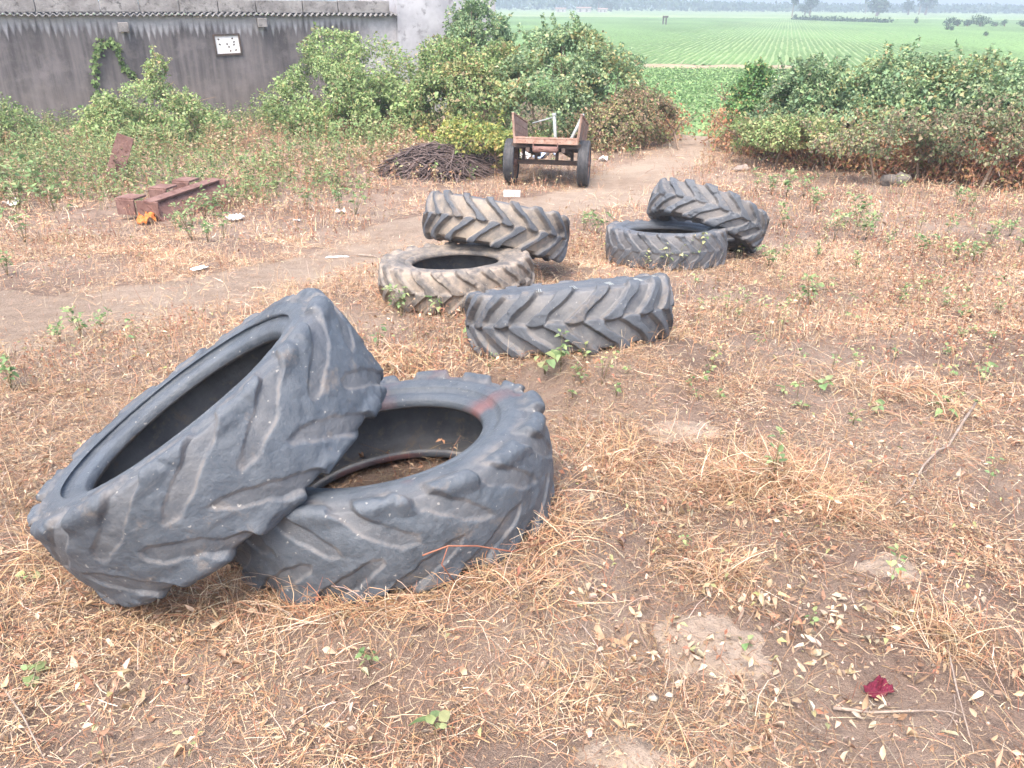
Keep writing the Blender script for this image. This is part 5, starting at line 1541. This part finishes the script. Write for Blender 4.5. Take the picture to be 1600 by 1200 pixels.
for i, (px_, py_, w_, h_) in enumerate(((1483, 36, 12, 11), (1497, 36, 12, 9), (1512, 37, 14, 9), (1532, 38, 22, 12), (1556, 39, 10, 6), (1570, 38, 8, 7), (1600, 38, 14, 8))):
    far_tree(px_, py_, 175, w_, h_, 'bushy little tree in the row on the field boundary at right', 320 + i, .05, 'tree', 'row of small trees on the field boundary')
for i, (px_, py_) in enumerate(((1481, 47), (1487, 48), (1243, 30), (1430, 37), (1540, 57))):
    far_tree(px_, py_, gpf(px_, py_)[1], 6, 6, 'tiny bush on the field boundary line', 340 + i, .05, 'bush', 'tiny bushes on the field boundary')
# palm
def palm():
    y = 400; d = ray(1437, 14); x = d[0] / d[1] * y; h = 11.5
    root = empty('palm_tree', (x, y, FIELD_Z)); tag(root, 'lone palm rising above the misty tree line at right', 'palm')
    mb = MB(); mb.tube([(0, 0, 0), (.2, 0, h * .5), (.1, 0, h)], [.28, .22, .16], 7); mb.build('trunk', M['bark'], root)
    rg = np.random.default_rng(9); n = 14; P = np.tile(np.array([(.1, 0, h)]), (n, 1)); a = np.linspace(0, 6.283, n, endpoint=False)
    D = np.stack([np.cos(a), np.sin(a), rg.uniform(.1, .9, n)], 1); N = np.tile(np.array([(0, 0, 1.)]), (n, 1))
    V, F = leaf_fine(P, D, N, np.full(n, 2.6), np.full(n, .5), .2, .5); mesh_np('crown', V, F, M['leaf'], root, np.tile(np.array([(.05, .09, .05)]), (len(V), 1)))
palm()

def woods():
    rg = np.random.default_rng(17)
    n = 26000
    y = rg.uniform(470, 640, n); u = rg.uniform(-.85, .85, n); x = u * y
    h = (2.2 + 5.5 * fbm(x * .035, y * .02, 7, 3)) * (.62 + .75 * smooth(.35, .0, u)) * (1 + .3 * smooth(480, 640, y))
    z = rg.random(n) ** .7 * h
    P = np.stack([x, y, FIELD_Z + z], 1)
    D = rg.normal(0, 1, (n, 3)); N = rg.normal(0, .6, (n, 3)); N[:, 2] += .6; N[:, 1] -= .4
    L = rg.uniform(1.2, 2.6, n)
    V, F = leaf_quads(P, D, N, L, L * .8, .2)
    o = mesh_np('distant_woods', V, F, M['leaf'], None, np.repeat(pick(FARG, [1, 1, 1, 1], n, rg), 4, 0))
    tag(o, 'continuous misty tree belt along the far edge of the plain', 'woods', kind='stuff')
    # scrub along the boundary in mid field
    n = 1500; t = rg.random(n); a = gpf(1243, 31); b = gpf(1390, 36)
    P = a[None] * (1 - t[:, None]) + b[None] * t[:, None] + np.stack([rg.normal(0, .6, n), rg.normal(0, 1.2, n), rg.random(n) * .9 * (.3 + vnoise(t * 22, t * 0, 3))], 1)
    D = rg.normal(0, 1, (n, 3)); N = rg.normal(0, .6, (n, 3)); N[:, 2] += .6; L = rg.uniform(.3, .7, n)
    V, F = leaf_quads(P, D, N, L, L * .8, .2)
    o = mesh_np('boundary_scrub', V, F, M['leaf'], None, np.repeat(pick(FARG, [1, 1, 1, 1], n, rg), 4, 0))
    tag(o, 'low dark scrub line across the middle of the plain', 'scrub', kind='stuff')
woods()

def hills():
    xs = np.linspace(-1300, 1300, 130); ys = np.linspace(900, 1300, 10)
    X, Y = np.meshgrid(xs, ys)
    e = np.sin((Y - 900) / 400 * math.pi)
    Z = FIELD_Z - .5 + e * (8 + 16 * fbm(X * .004, Y * .003, 3, 3)) * (.02 + 1.1 * smooth(420, -100, X))
    V = np.stack([X, Y, Z], 2).reshape(-1, 3); ix = np.arange(X.size).reshape(X.shape)
    F = np.stack([ix[:-1, :-1], ix[:-1, 1:], ix[1:, 1:], ix[1:, :-1]], -1).reshape(-1, 4)
    tag(mesh_np('hills', V, F, M['hill'], None, None, True), kind='structure')
M['hill'] = mat_plain('wooded_hill', (.05, .09, .05), (.09, .13, .07), .05, .95)
hills()

def far_house(px, y, w_px, h_px, label):
    s = px_m(y); w, h = w_px * s, h_px * s; d = ray(px, 14); x = d[0] / d[1] * y
    root = empty('house', (x, y, FIELD_Z)); tag(root, label, 'house')
    mb = MB(); mb.box((0, 0, h * .4), (w, w * .5, h * .8)); mb.build('wall', M['house'], root)
    mb = MB(); a = h * .8; v = [(-w * .54, -w * .3, a), (w * .54, -w * .3, a), (w * .54, w * .3, a), (-w * .54, w * .3, a), (-w * .54, 0, h), (w * .54, 0, h)]
    mb.add(v, [(0, 1, 5, 4), (2, 3, 4, 5), (0, 4, 3), (1, 2, 5), (3, 2, 1, 0)]); mb.build('roof', M['rust_pale'], root)
    for k in (-.25, .2):
        q = MB(); q.box((w * k, -w * .25 - .02, h * .32), (w * .12, .06, h * .5)); q.build('door', M['dark_iron'], root)
M['house'] = mat_plain('faded_limewash', (.42, .40, .37), (.52, .49, .46), 2, .9)
far_house(876, 400, 13, 5, 'small pale house, leftmost on the far edge of the plain')
far_house(912, 405, 18, 6, 'longer pale house in the middle of the far group')
far_house(942, 400, 11, 5, 'small white house right of the long pale one far off')

# two dark posts with a board in the field
p = gpf(1038, 39)
root = empty('field_marker', tuple(p)); tag(root, 'dark two legged marker board standing in the far field', 'marker')
for dx_ in (-.28, .28):
    mb = MB(); mb.box((dx_, 0, .7), (.26, .2, 1.4)); mb.build('post', M['dark_iron'], root)
mb = MB(); mb.box((.1, -.02, 1.45), (1.1, .25, .4)); mb.build('board', M['dark_iron'], root)

# ------------------------------------------------------------------ haze
hm = bpy.data.materials.new('haze_air'); hm.use_nodes = True
hn = hm.node_tree; hn.nodes.remove(hn.nodes['Principled BSDF'])
pv = hn.nodes.new('ShaderNodeVolumePrincipled')
pv.inputs['Color'].default_value = (.74, .88, 1.0, 1)
pv.inputs['Density'].default_value = .0019
pv.inputs['Anisotropy'].default_value = .2
hn.links.new(pv.outputs[0], hn.nodes['Material Output'].inputs['Volume'])
mb = MB(); mb.box((0, 700, 16), (3400, 1500, 42))
haze = mb.build('haze', hm, None); tag(haze, kind='stuff')
haze['label'] = 'thin pale haze lying over the whole plain'
